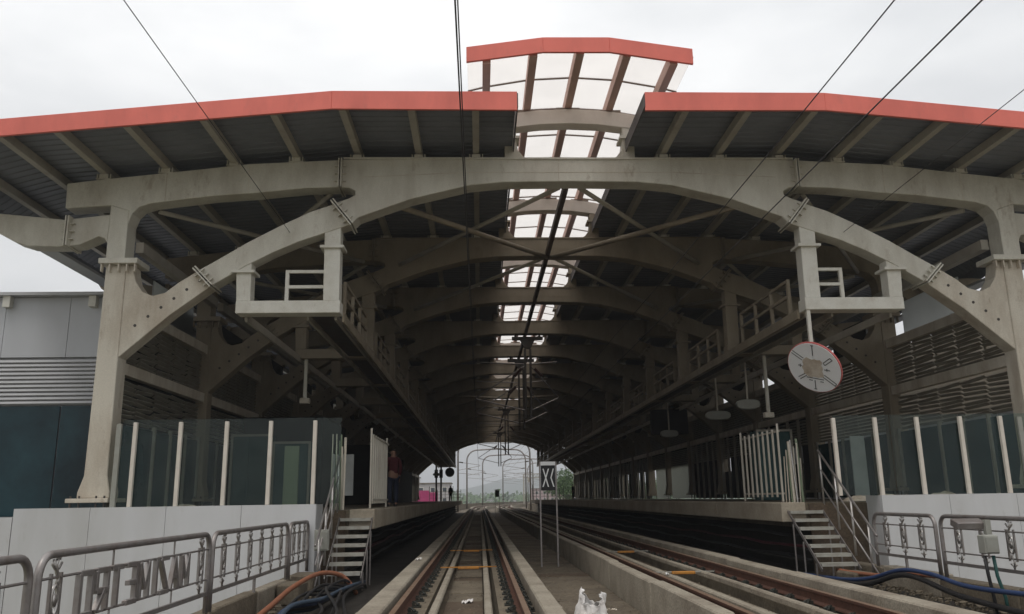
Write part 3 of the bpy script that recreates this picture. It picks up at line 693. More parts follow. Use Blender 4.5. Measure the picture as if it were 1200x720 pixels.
def railing(x, ya, yb, n, label, posts_to=.36, text=False, outline=True):
    root = thing('ornamental_railing', label, 'railing', (x, (ya+yb)/2, posts_to), 'ornamental railings along the viaduct edge')
    rr = .18
    def arc(cy, cz, a0, a1): return [(x, cy+rr*math.cos(a), cz+rr*math.sin(a)) for a in [a0+(a1-a0)*k/6 for k in range(7)]]
    zt = 1.345
    path = [(x, ya, posts_to)]+[(x, ya, .8)]+arc(ya+rr, zt-rr, math.pi, math.pi/2)+arc(yb-rr, zt-rr, math.pi/2, 0)+[(x, yb, .8), (x, yb, posts_to)]
    MB().tube(path, .034, 10).build('frame_tube', STEELD, root, smooth=True)
    MB().bar((x, ya+.035, .60), (x, yb-.035, .60), .035, .05).build('bottom_bar', STEELD, root)
    MB().bar((x, (ya+yb)/2, posts_to), (x, (ya+yb)/2, .575), .04, .04, up=(0,1,0)).build('foot', STEELD, root)
    for z in (.775, 1.155): MB().tube([(x, ya+.03, z), (x, yb-.03, z)], .013, 6).build('mid_rail', STEELD, root)
    if text: ks = (ya+.30, yb-.30)
    else: ks = [ya+(yb-ya)*(k+.75)/(n+.5) for k in range(n)]
    for y in ks:
        a, b = MB(), MB(); scroll(a, b, x, y); oa = a.build('baluster', STEELD, root); b.build('scroll', STEEL, oa, smooth=True)
    if text:
        for y in (ya+1.4, ya+3.05):
            MB().bar((x, y, 1.17), (x, y, 1.31), .015, .015, up=(0,1,0)).build('stay', STEELD, root); MB().bar((x, y, .63), (x, y, .765), .015, .015, up=(0,1,0)).build('stay', STEELD, root)
        # letters of the words, read from outside the viaduct
        G = {'M': [((0,0),(0,1)),((0,1),(.5,.25)),((.5,.25),(1,1)),((1,1),(1,0))], 'A': [((0,0),(.5,1)),((.5,1),(1,0)),((.2,.38),(.8,.38))],
             'Z': [((0,1),(1,1)),((1,1),(0,0)),((0,0),(1,0))], 'I': [((.5,0),(.5,1))], 'E': [((0,0),(0,1)),((0,1),(1,1)),((0,.52),(.8,.52)),((0,0),(1,0))],
             'T': [((0,1),(1,1)),((.5,1),(.5,0))], 'R': [((0,0),(0,1)),((0,1),(1,1)),((1,1),(1,.5)),((1,.5),(0,.5)),((.4,.5),(1,0))], 'O': [((0,0),(0,1)),((0,1),(1,1)),((1,1),(1,0)),((1,0),(0,0))]}
        y = 10.66; z0, hh = .785, .36
        for ch in 'MAZI METRO':
            if ch == ' ': y -= .10; continue
            w = .055 if ch == 'I' else .25
            m = MB()
            for j, (p, q) in enumerate(G[ch]):
                p3 = (x+.004*j, y-(0 if ch == 'I' else p[0]*w)-(.02 if ch == 'I' else 0), z0+p[1]*hh); q3 = (x+.004*j, y-(0 if ch == 'I' else q[0]*w)-(.02 if ch == 'I' else 0), z0+q[1]*hh)
                m.bar(p3, q3, .05, .05, up=(1,0,0))
            m.build('letter', STEELD, root, bevel=.004); y -= w+.085
XL, XR = -3.56, 7.72
railing(XL, 16.2, 18.0-.12, 3, 'short ornamental railing panel with three scrolls next to the left stairs')
railing(XL, 11.6, 16.02, 6, 'left ornamental railing panel with six scroll balusters against the white wall')
railing(XL, 7.12, 11.45, 2, 'left railing panel with large cut-out metal letters between two scrolls', text=True)
railing(XL, 2.6, 6.98, 6, 'nearest left railing panel, only its rounded corner showing at the photo edge')
railing(XR, 14.25, 16.5, 3, 'short right ornamental railing panel with three scrolls beside the stairs')
railing(XR, 9.7, 14.08, 6, 'long right ornamental railing panel behind the grey electrical box')
railing(XR, 5.2, 9.55, 6, 'right railing panel nearest the camera beyond the photo edge')

# ------------------------------------------------------------------ electrical box on a post
eb = thing('electrical_box', 'grey electrical box with a flood lamp head on green conduit by the right railing', 'electrical box', (7.3, 12.3, 0))
MB().box(7.25, 7.46, 12.1, 12.28, .86, 1.12).build('box_body', BOXG, eb, bevel=.012)
MB().box(7.265, 7.445, 12.085, 12.098, .88, 1.10).build('box_lid', BOXG, eb, bevel=.006)
MB().obox((7.25, 12.45, 1.27), (.22, 0, 0), (0, .10, .03), (0, -.012, .05)).build('lamp_head', STEELD, eb, bevel=.01)
MB().box(7.42, 7.50, 12.3, 12.38, 1.12, 1.33).build('bracket', BOXG, eb)
for dx, mt in ((.06, BLACKC), (.19, GPIPE)): MB().tube([(7.22+dx, 12.2, .83), (7.24+dx, 12.2, .55), (7.27+dx*1.3, 12.22, .25), (7.28+dx*1.3, 12.2, .0)], .025, 8).build('conduit', mt, eb, smooth=True)

# ------------------------------------------------------------------ cables and rubble along the deck edges
def spline(P_, n=8):
    P_ = [Vector(p) for p in P_]; out = []
    for i in range(len(P_)-1):
        p0, p1, p2, p3 = P_[max(i-1,0)], P_[i], P_[i+1], P_[min(i+2, len(P_)-1)]
        for k in range(n):
            t = k/n; out.append(.5*((2*p1)+(-p0+p2)*t+(2*p0-5*p1+4*p2-p3)*t*t+(-p0+3*p1-3*p2+p3)*t**3))
    return out+[P_[-1]]
def cable(pts, r, m, label, group='loose cables beside the tracks', name='cable'):
    return tag(MB().tube(spline(pts), r, 8).build(name, m, smooth=True), label, 'cable', group)
cable([(-3.05, 8.0, .18), (-3.12, 10.4, .12), (-3.14, 12.0, .15), (-3.15, 13.2, .22), (-3.12, 14.6, .36), (-2.92, 15.8, .47), (-2.62, 16.3, .40), (-2.42, 16.4, .20), (-2.36, 16.6, .04)], .042, ORANGE, 'thick orange conduit arching over the cable heap in front of the left stairs', name='conduit')
for k in range(4):
    o_ = k*.07
    cable([(-2.95+o_, 9.0, .10+.02*k), (-2.86+o_, 11.2, .07+.05*k), (-2.86+o_, 12.4, .20+.04*k), (-2.62+o_*.8, 13.6, .12+.05*k), (-2.62+o_, 15.0, .10+.05*k), (-2.5+o_*.6, 16.4, .12+.03*k), (-2.5+o_*.4, 18.2, .10)], .028+.006*(k%2), (BLUE2, BLACKC, BLUE, BLUE2)[k],
          ('dusty blue hose looping nearest the left railing', 'black cable between the blue hoses on the left', 'dark blue hose in the middle of the left cable heap', 'pale blue hose on the track side of the left cable heap')[k], name='hose' if k != 1 else 'cable')
for k in range(7):
    random.seed(40+k); x = -2.9+.17*k
    cable([(x, 8.5, .05), (x+random.uniform(-.2,.2), 10.8, .08+.04*(k%3)), (x+random.uniform(-.25,.25), 12.6, .08+.10*(k%2)), (x*.5-1.3+random.uniform(-.2,.2), 14.2, .25+.06*(k%3)), (x*.4-1.5+random.uniform(-.2,.2), 15.7, .12+.08*(k%4)), (x*.4-1.5, 17.2, .08)], .024, BLACKC,
          ('black cable nearest the parapet in the heap left of the left track', 'second black cable from the parapet in the left heap', 'third black cable from the parapet in the left heap', 'middle black cable of the tangled left heap', 'third black cable from the left track in the heap', 'second black cable from the left track in the heap', 'black cable of the heap lying nearest the left track')[k])
cable([(7.38, 8.0, .36), (7.30, 10.6, .40), (7.25, 12.6, .36), (7.2, 13.6, .46), (7.2, 14.6, .44), (7.1, 15.6, .22), (7.0, 16.6, .12), (6.8, 18.0, .10)], .036, BLUE, 'thick blue hose humped over the right parapet', name='hose')
cable([(7.32, 8.0, .10), (7.3, 11.0, .12), (7.25, 12.9, .20), (7.18, 14.4, .38), (7.05, 15.8, .10), (6.8, 18.0, .06)], .045, BLACKC, 'black hose sagging under the blue hose on the right')
cable([(7.42, 13.9, .40), (7.35, 14.8, .36), (7.3, 15.6, .27), (7.28, 16.6, .23), (7.2, 17.2, .24)], .036, ORANGE, 'short orange conduit lying by the right parapet near the stairs', name='conduit')
for k in range(4): cable([(5.4+k*.35, 6, .04), (5.5+k*.33, 10, .05+.03*k), (5.6+k*.3, 14, .05), (5.8+k*.2, 18.2, .05)], .03, BLACKC, ('black cable in the dark right gutter, nearest the right kerb', 'second black cable from the kerb in the right gutter', 'third black cable from the kerb in the right gutter', 'black cable in the right gutter, nearest the blue hose')[k])
def rubble():
    for s_, (xa, xb, ya, yb) in enumerate(((-3.5, -3.05, 11.5, 17.6), (7.3, 7.7, 10.5, 17.0))):
        m = MB()
        for k in range(150):
            random.seed(200+k+160*s_); x, y = random.uniform(xa, xb), random.uniform(ya, yb); r = random.uniform(.015, .07)*random.choice((.6, 1, 1.3)); V = []
            for a in range(6):
                for z in (0, 1): V.append((x+r*math.cos(a*1.05+z*.4)*random.uniform(.7,1.1), y+r*math.sin(a*1.05+z*.4)*random.uniform(.7,1.1), .013+z*r*random.uniform(.5, 1.0)))
            m.add(V, [(2*a, 2*((a+1)%6), 2*((a+1)%6)+1, 2*a+1) for a in range(6)]+[tuple(range(0,12,2)), tuple(range(1,12,2))])
        tag(m.build('rubble', CONC2), 'broken concrete rubble strewn beside the %s edge parapet' % ('left', 'right')[s_], kind='stuff')
rubble()
for nm, x, y, sx, sz, ry, lab in (('concrete_block', 7.36, 16.75, .22, .24, .1, 'squarish concrete block on the ground at the foot of the right stairs'), ('concrete_block', -3.3, 15.4, .2, .36, .0, 'rough concrete block under the short left railing panel'), ('concrete_block', -3.32, 16.5, .2, .42, .05, 'taller rough concrete block beside the left stairs')):
    m = MB(); m.obox((x, y, sz/2+.003), (sx*math.cos(ry), sx*math.sin(ry), 0), (-.35*math.sin(ry), .35*math.cos(ry), 0), (0, 0, sz/2)); tag(m.build(nm, CONC2, bevel=.03), lab, 'concrete block')

# ------------------------------------------------------------------ white sack, paper, litter
def sack():
    from mathutils import noise
    bm = bmesh.new(); nu, nv = 72, 46; rows = []
    for j in range(nv+1):
        t = j/nv; row = []
        for i in range(nu):
            a = 2*math.pi*i/nu; ca, sa = math.cos(a), math.sin(a)
            r = .27-.07*t-.10*max(0, t-.45)*(1+math.cos(2*a))
            z = .34*t+max(0, t-.5)*2*(.20*max(0, math.cos(a-2.7))**3+.13*max(0, math.cos(a+.2))**2)
            q = Vector((ca*1.1, sa*1.1, z*3))
            d = .06*noise.noise(q*1.8)+.05*abs(noise.noise(Vector((q.x*4.5, q.y*4.5, q.z*1.2+3))))+.012*noise.noise(q*9)
            r += d*(.35+t); z += .05*noise.noise(q*3+Vector((9, 2, 4)))*t
            row.append(bm.verts.new((1.50+r*ca, 11.7+r*.75*sa, max(.004, .005+z))))
        rows.append(row)
    for j in range(nv):
        for i in range(nu): bm.faces.new((rows[j][i], rows[j][(i+1)%nu], rows[j+1][(i+1)%nu], rows[j+1][i])).smooth = True
    bm.faces.new(rows[0][::-1])
    me = bpy.data.meshes.new('plastic_sack'); bm.to_mesh(me); bm.free(); me.materials.append(PLAST)
    o = bpy.data.objects.new('plastic_sack', me); COL.objects.link(o); so = o.modifiers.new('thick', 'SOLIDIFY'); so.thickness = .004
    tag(o, 'crumpled white plastic sack standing on the deck between the tracks', 'sack')
sack()
def grit():
    random.seed(77); m = MB()
    for k in range(2600):
        y = 7.5+26*random.random()**1.6; zone = random.random()
        if zone < .45: x, z = random.uniform(.98, 2.4), .055
        elif zone < .7: x, z = random.uniform(T1-.3, T1+.28), .212
        elif zone < .85: x, z = random.uniform(3.36, 3.92), .212
        else: x, z = random.choice((T1-.755, T1+.755, T2-.755, T2+.755))+random.choice((-1, 1))*random.uniform(.1, .26), .327
        r = random.uniform(.006, .022)*random.choice((1, 1, 1.5)); a = random.uniform(0, 6.28)
        P_ = [(x+r*math.cos(a+q*1.57)*random.uniform(.6, 1.2), y+r*math.sin(a+q*1.57)*random.uniform(.6, 1.2), z) for q in range(4)]+[(x+r*.2, y, z+r*random.uniform(.6, 1.1))]
        m.add(P_, [(0,1,4), (1,2,4), (2,3,4), (3,0,4)])
    tag(m.build('grit', CONC2), 'loose grit and small stones scattered over the track bed', kind='stuff')
grit()
def scrap(x, y, z, sx, sy, label, m=PLAST, tilt=.2):
    V = []; n = 6
    for i in range(n+1):
        for j in range(n+1): V.append((x+sx*(i/n-.5), y+sy*(j/n-.5), z+.01+tilt*sx*(i/n)+.02*math.sin(i*2.1+j*1.3)+.01*math.sin(j*3.)))
    F = [(i*(n+1)+j, (i+1)*(n+1)+j, (i+1)*(n+1)+j+1, i*(n+1)+j+1) for i in range(n) for j in range(n)]
    o = MB().add(V, F).build('litter', m); s_ = o.modifiers.new('thick', 'SOLIDIFY'); s_.thickness = .005
    tag(o, label, 'litter')
scrap(-.2, 13.2, .21, .17, .22, 'small white wrapper on the slabs between the left rails')
scrap(3.35, 14.9, .42, .26, .22, 'scrap of white paper between the right rails beside a yellow bar', SIGNW, -.5)
scrap(1.95, 13.5, .01, .3, .2, 'flat brown-white rag on the deck beside the right kerb', SIGNBR, .05)
scrap(-1.25, 17.6, .55, .12, .16, 'tiny white scrap on top of the left kerb')
scrap(-1.75, 15.6, .02, .2, .3, 'pale scrap in the shade between the stairs and left kerb')
scrap(1.15, 13.8, .01, .25, .35, 'crumpled grey-brown sacking lying beside the left kerb', SIGNBR, .15)

# ------------------------------------------------------------------ signs by the track
def stop_sign(x, y, label, front=True):
    root = thing('track_sign', label, 'sign', (x, y, 0), 'black signs on twin posts between the tracks')
    for dx in (-.21, .21):
        MB().box(x+dx-.019, x+dx+.019, y-.019, y+.019, .003, 2.66).build('post', STEELD, root)
        MB().box(x+dx-.08, x+dx+.08, y-.08, y+.08, .002, .03).build('foot_plate', STEELD, root)
    b = MB().box(x-.185, x+.185, y-.03, y+.0, 1.93, 2.56).build('board', SIGNB, root, bevel=.004)
    MB().box(x-.19, x+.19, y-.035, y+.01, 2.565, 2.66).build('cap_strip', SIGNW, root)
    if front:
        m = MB(); f = y-.033
        def st(a, c, k): m.obox((x+(a[0]+c[0])/2, f-.0006*k, (a[1]+c[1])/2), (.016, 0, 0), (0, .002, 0), ((c[0]-a[0])/2, 0, (c[1]-a[1])/2))
        st((-.135, 2.02), (.015, 2.48), 0); st((-.125, 2.48), (.005, 2.02), 2); st((.14, 2.48), (.075, 2.25), 1); st((.075, 2.25), (.145, 2.02), 3)
        m.build('sign_marking', SIGNW, b)
stop_sign(1.76, 21.8, 'near black sign with white cross and chevron marks on two pale posts between the tracks')
stop_sign(1.74, 86, 'small distant dark sign on two posts between the tracks at the far opening', False)

# ------------------------------------------------------------------ round discs hanging from the walkways
def disc_sign(cx, cy, cz, nrm, rgt, r, ztop, label, front=True):
    root = thing('hanging_disc', label, 'round sign', (cx, cy, cz), 'round discs hanging under the walkways')
    n = Vector(nrm).normalized(); ax = Vector(rgt); ax = (ax-n*ax.dot(n)).normalized(); ay = n.cross(ax)
    if ay.z < 0: ay = -ay
    c = Vector((cx, cy, cz))
    MB().disc(c-n*.05, ax, ay, n, r, .045, 48).build('rim', SIGNR if front else DARKST, root)
    d = MB(); d.disc(c-n*.004, ax, ay, n, r*.972, .012, 48); fo = d.build('disc_face', DISCW if front else DARKST, root)
    if front:
        random.seed(9); V = []
        for t in (.010, .0115):
            for q in range(28):
                a = q*math.pi/14; rr_ = r*.37/max(abs(math.cos(a)), abs(math.sin(a)), .82)*(1+.07*math.sin(q*2.3)+.05*math.sin(q*5.1))
                V.append(c+n*t+ax*(rr_*math.cos(a)-.03)+ay*(rr_*math.sin(a)-.01))
        MB().add(V, [tuple(range(27, -1, -1)), tuple(range(28, 56))]+[(q, (q+1)%28, 28+(q+1)%28, 28+q) for q in range(28)]).build('centre_patch', SIGNBR, fo)
        m = MB(); g = 0
        def stroke(a, b, w=.02):
            nonlocal g
            p, q = c+ax*a[0]*r+ay*a[1]*r, c+ax*b[0]*r+ay*b[1]*r; e = (q-p).normalized(); s__ = n.cross(e); g += 1
            m.obox((p+q)/2+n*(.0105+.0004*g), e*((q-p).length/2), s__*w*.5, n*.0015)
        for a, b in (((-.8, .48), (-.42, .24)), ((-.76, .58), (-.36, .33)), ((.36, .26), (.62, .5)), ((.42, .18), (.7, .43)), ((.62, .5), (.7, .43)), ((.36, .26), (.42, .18)), ((-.62, -.48), (-.36, -.3)), ((-.56, -.56), (-.3, -.36)),
                     ((.36, -.22), (.78, -.5)), ((.32, -.32), (.74, -.6)), ((.78, -.5), (.74, -.6)), ((0, .92), (0, .5)), ((0, -.5), (0, -.86)), ((-.05, -.86), (.05, -.86)), ((-.05, .9), (.05, .9)), ((-.58, .02), (-.44, .02)), ((-.5, -.04), (-.5, .08)), ((.38, .0), (.6, .0)), ((.48, -.05), (.48, .06)), ((-.22, -.52), (-.08, -.52)), ((.2, -.52), (.32, -.52)), ((-.3, -.42), (.34, -.42))):
            stroke(a, b)
        m.build('printed_marks', mat('grey_print', (.12, .12, .12), .6), fo)
    MB().box(cx-.04, cx+.04, cy+.0, cy+.08, cz+.28, ztop).build('hanger_pole', WHITEST if front else DARKST, root)
dv = Vector((7.62, 18.3, 2.6)).normalized(); rv = Vector((.92, -.385, 0)); uv = rv.cross(dv)
disc_sign(7.60, 18.35, 4.53, -.76*dv-.65*(.72*rv+.69*uv), rv, .64, 5.885, 'white disc with red rim and brown square centre hanging from the right walkway')
disc_sign(-3.85, YEND-2, 5.15, (.1, -1, 0), (1, 0, 0), .6, 5.885, 'dark round disc hanging in silhouette at the far left platform end', False)
# lamps / speakers hung over the platforms
def oval(x, y, z, w, label, ztop):
    root = thing('hanging_fitting', label, 'platform fitting', (x, y, z), 'oval fittings hanging over the platforms')
    m = MB(); n = 20; pr = []
    for k in range(n):
        a = 2*math.pi*k/n; pr.append((x+w*(abs(math.cos(a))**.7)*(1 if math.cos(a) >= 0 else -1), z+.16*(abs(math.sin(a))**.7)*(1 if math.sin(a) >= 0 else -1)))
    m.prism(pr, y, y+.18); m.build('casing', BOXG, root, bevel=.02)
    MB().tube([(x, y+.09, z+.15), (x, y+.09, ztop)], .03, 6).build('drop_rod', CREAM2, root)
oval(8.55, 26.0, 4.55, .38, 'pale oval fitting hung over the right platform, nearest the white bar gate', 5.9)
oval(8.6, 29.6, 4.55, .45, 'dim oval fitting hung over the right platform, behind the nearest one', 5.9)
oval(8.6, 37.5, 4.5, .4, 'small dark oval fitting farthest along the right platform', 5.9)
oval(-5.0, 98, 4.6, .45, 'oval fitting in silhouette at the far end of the left platform', 5.9)
def lamp_pole(x, y, z0, z1, label):
    r_ = thing('hanging_pole', label, 'pole', (x, y, z0), 'poles hanging under the walkways')
    MB().box(x-.045, x+.045, y-.045, y+.045, z0, z1).build('pole_tube', CREAM, r_); MB().box(x-.14, x+.14, y-.10, y+.10, z0-.16, z0).build('pole_box', CREAM2, r_, bevel=.01)
lamp_pole(-5.15, 24.65, 4.72, 5.88, 'cream pole with a small box hanging from the second walkway bracket on the left')
lamp_pole(8.7, 24.7, 4.15, 5.88, 'thin cream pole hanging from the second walkway bracket on the right')

# ------------------------------------------------------------------ side walkways under the arches
def walkway(s_, label):
    root = thing('side_walkway', label, 'walkway', (C+s_*5.5, Y0, 5.8), 'walkways hung under the arches')
    for u, z, w, h in ((5.30, 5.76, .05, .22), (5.46, 5.80, .06, .14), (7.5, 5.78, .06, .18), (6.1, 5.80, .05, .12)):
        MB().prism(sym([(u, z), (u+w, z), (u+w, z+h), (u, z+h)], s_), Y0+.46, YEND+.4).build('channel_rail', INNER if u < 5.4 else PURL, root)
    for i in range(NF-1):
        ya = Y0+i*P
        d = MB()
        d.prism(sym([(5.62, 5.93), (6.08, 5.93), (6.08, 5.96), (5.62, 5.96)], s_), ya+.5, ya+P-.02); d.build('deck_grating', DARKST, root)
        x = C+s_*5.42
        for k in range(4):
            y = ya+1.2+k*1.25
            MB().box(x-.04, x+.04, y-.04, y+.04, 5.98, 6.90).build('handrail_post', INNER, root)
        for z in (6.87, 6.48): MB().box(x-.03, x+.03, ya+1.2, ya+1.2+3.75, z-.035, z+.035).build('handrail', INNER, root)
    # end guard facing the camera
    if s_ == -1: ua, ub = 5.80, 6.58
    else: ua, ub = 5.62, 6.32
    for u in ((ub,) if s_ == -1 else (ub,)): MB().prism(sym([(u-.04, 6.17), (u+.04, 6.17), (u+.04, 6.93), (u-.04, 6.93)], s_), Y0+.2, Y0+.28).build('end_guard_post', WHITEST, root)
    for z in (6.86, 6.50): MB().prism(sym([(5.68, z), (ub, z), (ub, z+.07), (5.68, z+.07)], s_), Y0+.205, Y0+.275).build('end_guard_rail', WHITEST, root)
walkway(-1, 'left cable walkway with handrails hung under the arches')
walkway(1, 'right cable walkway with handrails hung under the arches')

# ------------------------------------------------------------------ side walls with louvres between the columns
def side_wall(s_, label):
    root = thing('side_wall', label, 'wall', (C+s_*10.4, Y0, 1.56), 'louvred side walls of the station')
    X = lambda u: C+s_*u
    slat = MB().obox((0, 0, 0), (.04*s_, 0, -.031), (0, .5, 0), (.006*s_, 0, .008)).mesh('louvre_slat', SLAT)
    rest = MB(); restd = MB(); restg = MB(); restp = MB()
    for i in range(NF-1):
        ya, yb = Y0+i*P+DEP, Y0+(i+1)*P
        mp = lambda *a: None
        for z in (4.74, 6.16):
            m = MB(); m.box(*sorted((X(10.22), X(10.42))), ya+.003, yb-.003, z-.13, z+.13); m.build('wall_beam', CREAM2, root)
        w = (yb-ya-.1)/5
        for k in range(6):
            y = ya+.05+k*w
            if i < 2: MB().box(*sorted((X(10.24), X(10.34))), y-.03, y+.03, 1.57, 3.60).build('mullion', SLAT, root)
            elif not (s_ == 1 and i in (5, 6)): rest.box(*sorted((X(10.24), X(10.34))), y-.04, y+.04, 1.57, 4.60)
            if i < 2: MB().box(*sorted((X(10.44), X(10.5))), y-.03, y+.03, 4.88, 6.02).build('mullion', SLAT, root)
        for k in range(5):
            y = ya+.05+(k+.5)*w
            for z0, nn, st in ((3.62, 9, .108), (4.93, 11, .1075)):
                for q in range(nn):
                    z = z0+q*st+(.0 if i else random.uniform(-.012, .012))
                    if i == 0:
                        o = inst(slat, 'louvre_slat', root, (X(10.38), y, z), (random.uniform(-.05, .05), 0, 0)); o.scale = (1, w*.94, 1)
                    else: rest.obox((X(10.38), y, z), (.035*s_, 0, -.028), (0, w*.47, 0), (.006*s_, 0, .008))
            # lower part: dark teal glazing, in the shade
            if i < 2:
                MB().box(*sorted((X(10.30), X(10.32))), y-w/2+.05, y+w/2-.05, 1.6, 3.5).build('window_pane', TEALW, root)
            elif s_ == 1 and i in (5, 6):
                if k == 0: MB().box(X(10.36), X(10.375), ya+.1, yb-(.25 if i == 5 else 1.6), 1.6, 3.62).build('frosted_pane', FROST, root)
            else:
                hh = (i*7+k*5+(3 if s_ == 1 else 0)) % 11
                restg.box(*sorted((X(10.36), X(10.40))), y-w/2+.045, y+w/2-(.045 if i < 7 or hh > 3 else .4), 1.6, 3.56 if hh else 2.9)
        if i >= 2 or s_ == -1:
            MB().box(*sorted((X(10.47), X(10.50))), ya+.02, yb-.02, 3.57, 6.12).build('light_stop_panel', INT, root)  # solid dark panel added to cut daylight through the louvres
        elif s_ == 1:
            MB().box(X(10.47), X(10.48), ya+.02, yb-.02, 3.62, 6.02).build('backlight_sheet', BACKLT, root)
        if i >= 5:
            MB().prism([(X(10.5), 7.30), (X(10.55), 7.30), (X(13.70), 8.28), (X(13.65), 8.32)], ya-DEP+.51, yb+.49).build('light_stop_sheet', ROOF, root)  # closes the open eaves in deep bays, added to darken the interior
        # plain panel above the louvres leaves gaps beside the columns
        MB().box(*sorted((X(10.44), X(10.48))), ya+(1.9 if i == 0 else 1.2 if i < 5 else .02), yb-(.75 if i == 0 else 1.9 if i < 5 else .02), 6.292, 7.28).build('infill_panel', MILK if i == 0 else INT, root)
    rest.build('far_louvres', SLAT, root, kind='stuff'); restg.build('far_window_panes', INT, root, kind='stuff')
side_wall(-1, 'left side wall of cream louvres and dark glazing between the columns')
side_wall(1, 'right side wall of cream louvres and dark glazing between the columns')

# ------------------------------------------------------------------ rooms and boards on the platforms (mostly in deep shade)
def block(name, x0, x1, y0, y1, z0, z1, m, label, cat, frame=True, doors=0):
    r_ = thing(name, label, cat, ((x0+x1)/2, y0, z0))
    MB().box(x0, x1, y0, y1, z0, z1).build('body', m, r_, bevel=.01)
    if frame:
        for x in (x0, x1): MB().box(x-.035, x+.035, y0-.04, y0-.003, z0, z1+.03).build('edge_frame', SLAT, r_)
        MB().box(x0-.035, x1+.035, y0-.045, y0-.041, z1-.04, z1+.03).build('top_frame', SLAT, r_)
    for k in range(doors):
        w = (x1-x0)/doors; MB().box(x0+k*w+.05, x0+(k+1)*w-.05, y0-.03, y0-.004, z0+.05, z1-.08).build('panel', m, r_)
    return r_
PZ = PT+.003
# left
block('equipment_cabinet', -7.35, -6.25, 25.2, 25.9, PZ, 3.7, TEALP, 'dark teal cabinet behind the left glass screen', 'cabinet', True, 2)
block('equipment_cabinet', -6.05, -5.0, 24.9, 25.6, PZ, 3.45, TEALP, 'wider dusty teal cabinet behind the middle of the left glass screen', 'cabinet', True, 1)
block('door_panel', -5.02, -4.65, 21.8, 21.86, PZ, 3.15, GREENP, 'pale green panel standing behind the left glass screen', 'panel', False)
block('notice_board', -4.35, -3.75, 25.2, 25.26, 1.9, 3.1, OFFWH, 'pale board in the gloom behind the left stairs', 'board', False)
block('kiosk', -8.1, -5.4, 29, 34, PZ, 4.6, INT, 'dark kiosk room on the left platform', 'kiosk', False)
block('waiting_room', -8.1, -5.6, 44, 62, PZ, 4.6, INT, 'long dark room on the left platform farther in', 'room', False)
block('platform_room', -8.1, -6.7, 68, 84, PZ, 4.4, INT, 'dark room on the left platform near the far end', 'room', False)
# right
block('equipment_cabinet', 8.9, 10.0, 26.5, 27.2, PZ, 3.75, TEALP, 'dark teal cabinet behind the right stairs', 'cabinet', True, 2)
block('notice_board', 10.35, 10.75, 23.0, 23.06, PZ, 3.3, OFFWH, 'narrow pale board between posts behind the right wall', 'board', False)
block('hanging_sign', 8.3, 10.1, 40, 40.2, 4.65, 5.85, INT, 'big dark rectangular sign hanging over the right platform', 'sign', False)
for k, (x, y, h) in enumerate(((-7.0, 20.5, .35), (-6.2, 20.2, .22), (8.9, 19.6, .25), (9.7, 19.8, .32), (10.6, 19.7, .25), (11.2, 20.1, .4))):
    random.seed(70+k); m = MB(); n = 9
    V = [(x+.5*(i/n-.5)*1.6, y+.35*(j/n-.5), PT+.5*h*max(0, math.sin(math.pi*i/n)*math.sin(math.pi*j/n))**.5*random.uniform(.75, 1.1)) for i in range(n+1) for j in range(n+1)]
    m.add(V, [(i*(n+1)+j, (i+1)*(n+1)+j, (i+1)*(n+1)+j+1, i*(n+1)+j+1) for i in range(n) for j in range(n)])
    tag(m.build('debris_heap', SIGNBR), 'low brown debris heap behind the %s glass screen, %s' % ('left' if x < 0 else 'right', ('beside the tall column', 'toward the middle', 'leftmost of its row', 'second in its row', 'third in its row', 'rightmost of its row')[k]), 'debris')
# platform edge posts and fence at the far end
def far_fence(s_, xa, xb, y, label):
    r_ = thing('platform_fence', label, 'fence', ((xa+xb)/2, y, PT), 'fences closing the far platform ends')
    n = 8
    for k in range(n+1): MB().box(xa+(xb-xa)*k/n-.03, xa+(xb-xa)*k/n+.03, y-.03, y+.03, PT, PT+(1.9 if k % 3 == 0 else 1.45)).build('fence_post', DARKST, r_)
    for z in (.4, .8, 1.2): MB().box(xa, xb, y+.032, y+.06, PT+z-.02, PT+z+.02).build('fence_rail', DARKST, r_)
far_fence(-1, -6.6, -2.5, 111.4, 'dark post-and-rail fence at the far end of the left platform')
far_fence(1, 6.9, 11, 111.4, 'dark post-and-rail fence at the far end of the right platform')
for x, lab in ((-5.45, 'left'), (-4.85, 'right')):
    r_ = thing('platform_post', 'dark post at the far left platform end, the %s of a close pair' % lab, 'post', (x, 106, PT), 'paired posts at the far platform end')
    MB().box(x-.11, x+.11, 105.9, 106.1, PT, 6.2).build('shaft', DARKST, r_); MB().box(x-.22, x+.22, 105.85, 105.895, 4.4, 5.4).build('sign_plate', DARKST, r_)

# ------------------------------------------------------------------ overhead line supports hung from the frames
def drop_support(i, label):
    y = Y0+i*P+.25
    r_ = thing('overhead_line_support', label, 'overhead support', (C, y, 5.2), 'overhead line supports hung from the frames')
    MB().box(C-.7, C+.7, y-.11, y+.11, 8.76, 8.90).build('head_beam', DARKST, r_); MB().prism([(C-.34, 8.76), (C+.34, 8.76), (C+.12, 8.35), (C-.12, 8.35)], y-.08, y+.08).build('head_bracket', DARKST, r_)
    for dx in (-.55, .55): MB().box(C+dx-.04, C+dx+.04, y-.05, y+.05, 8.9, 9.05).build('head_bolt', DARKST, r_)
    for dx in (-.17, .07): MB().box(C+dx, C+dx+.10, y-.08, y+.08, 5.2, 8.35).build('mast', DARKST, r_)
    for s_, tx in ((-1, T1), (1, T2)):
        for z0, z1, r in ((7.6, 6.15, .035), (5.55, 6.1, .035), (7.65, 7.75, .03)):
            MB().tube([(C+s_*.1, y, z0), (tx+(-s_*.1), y, z1)], r, 6).build('bracket_arm', STEELD, r_)
        MB().tube([(C+s_*.3, y, 7.44), (C+s_*.62, y, 7.1)], .075, 8).build('insulator', mat('brown_insulator', (.06, .03, .025), .3), r_)
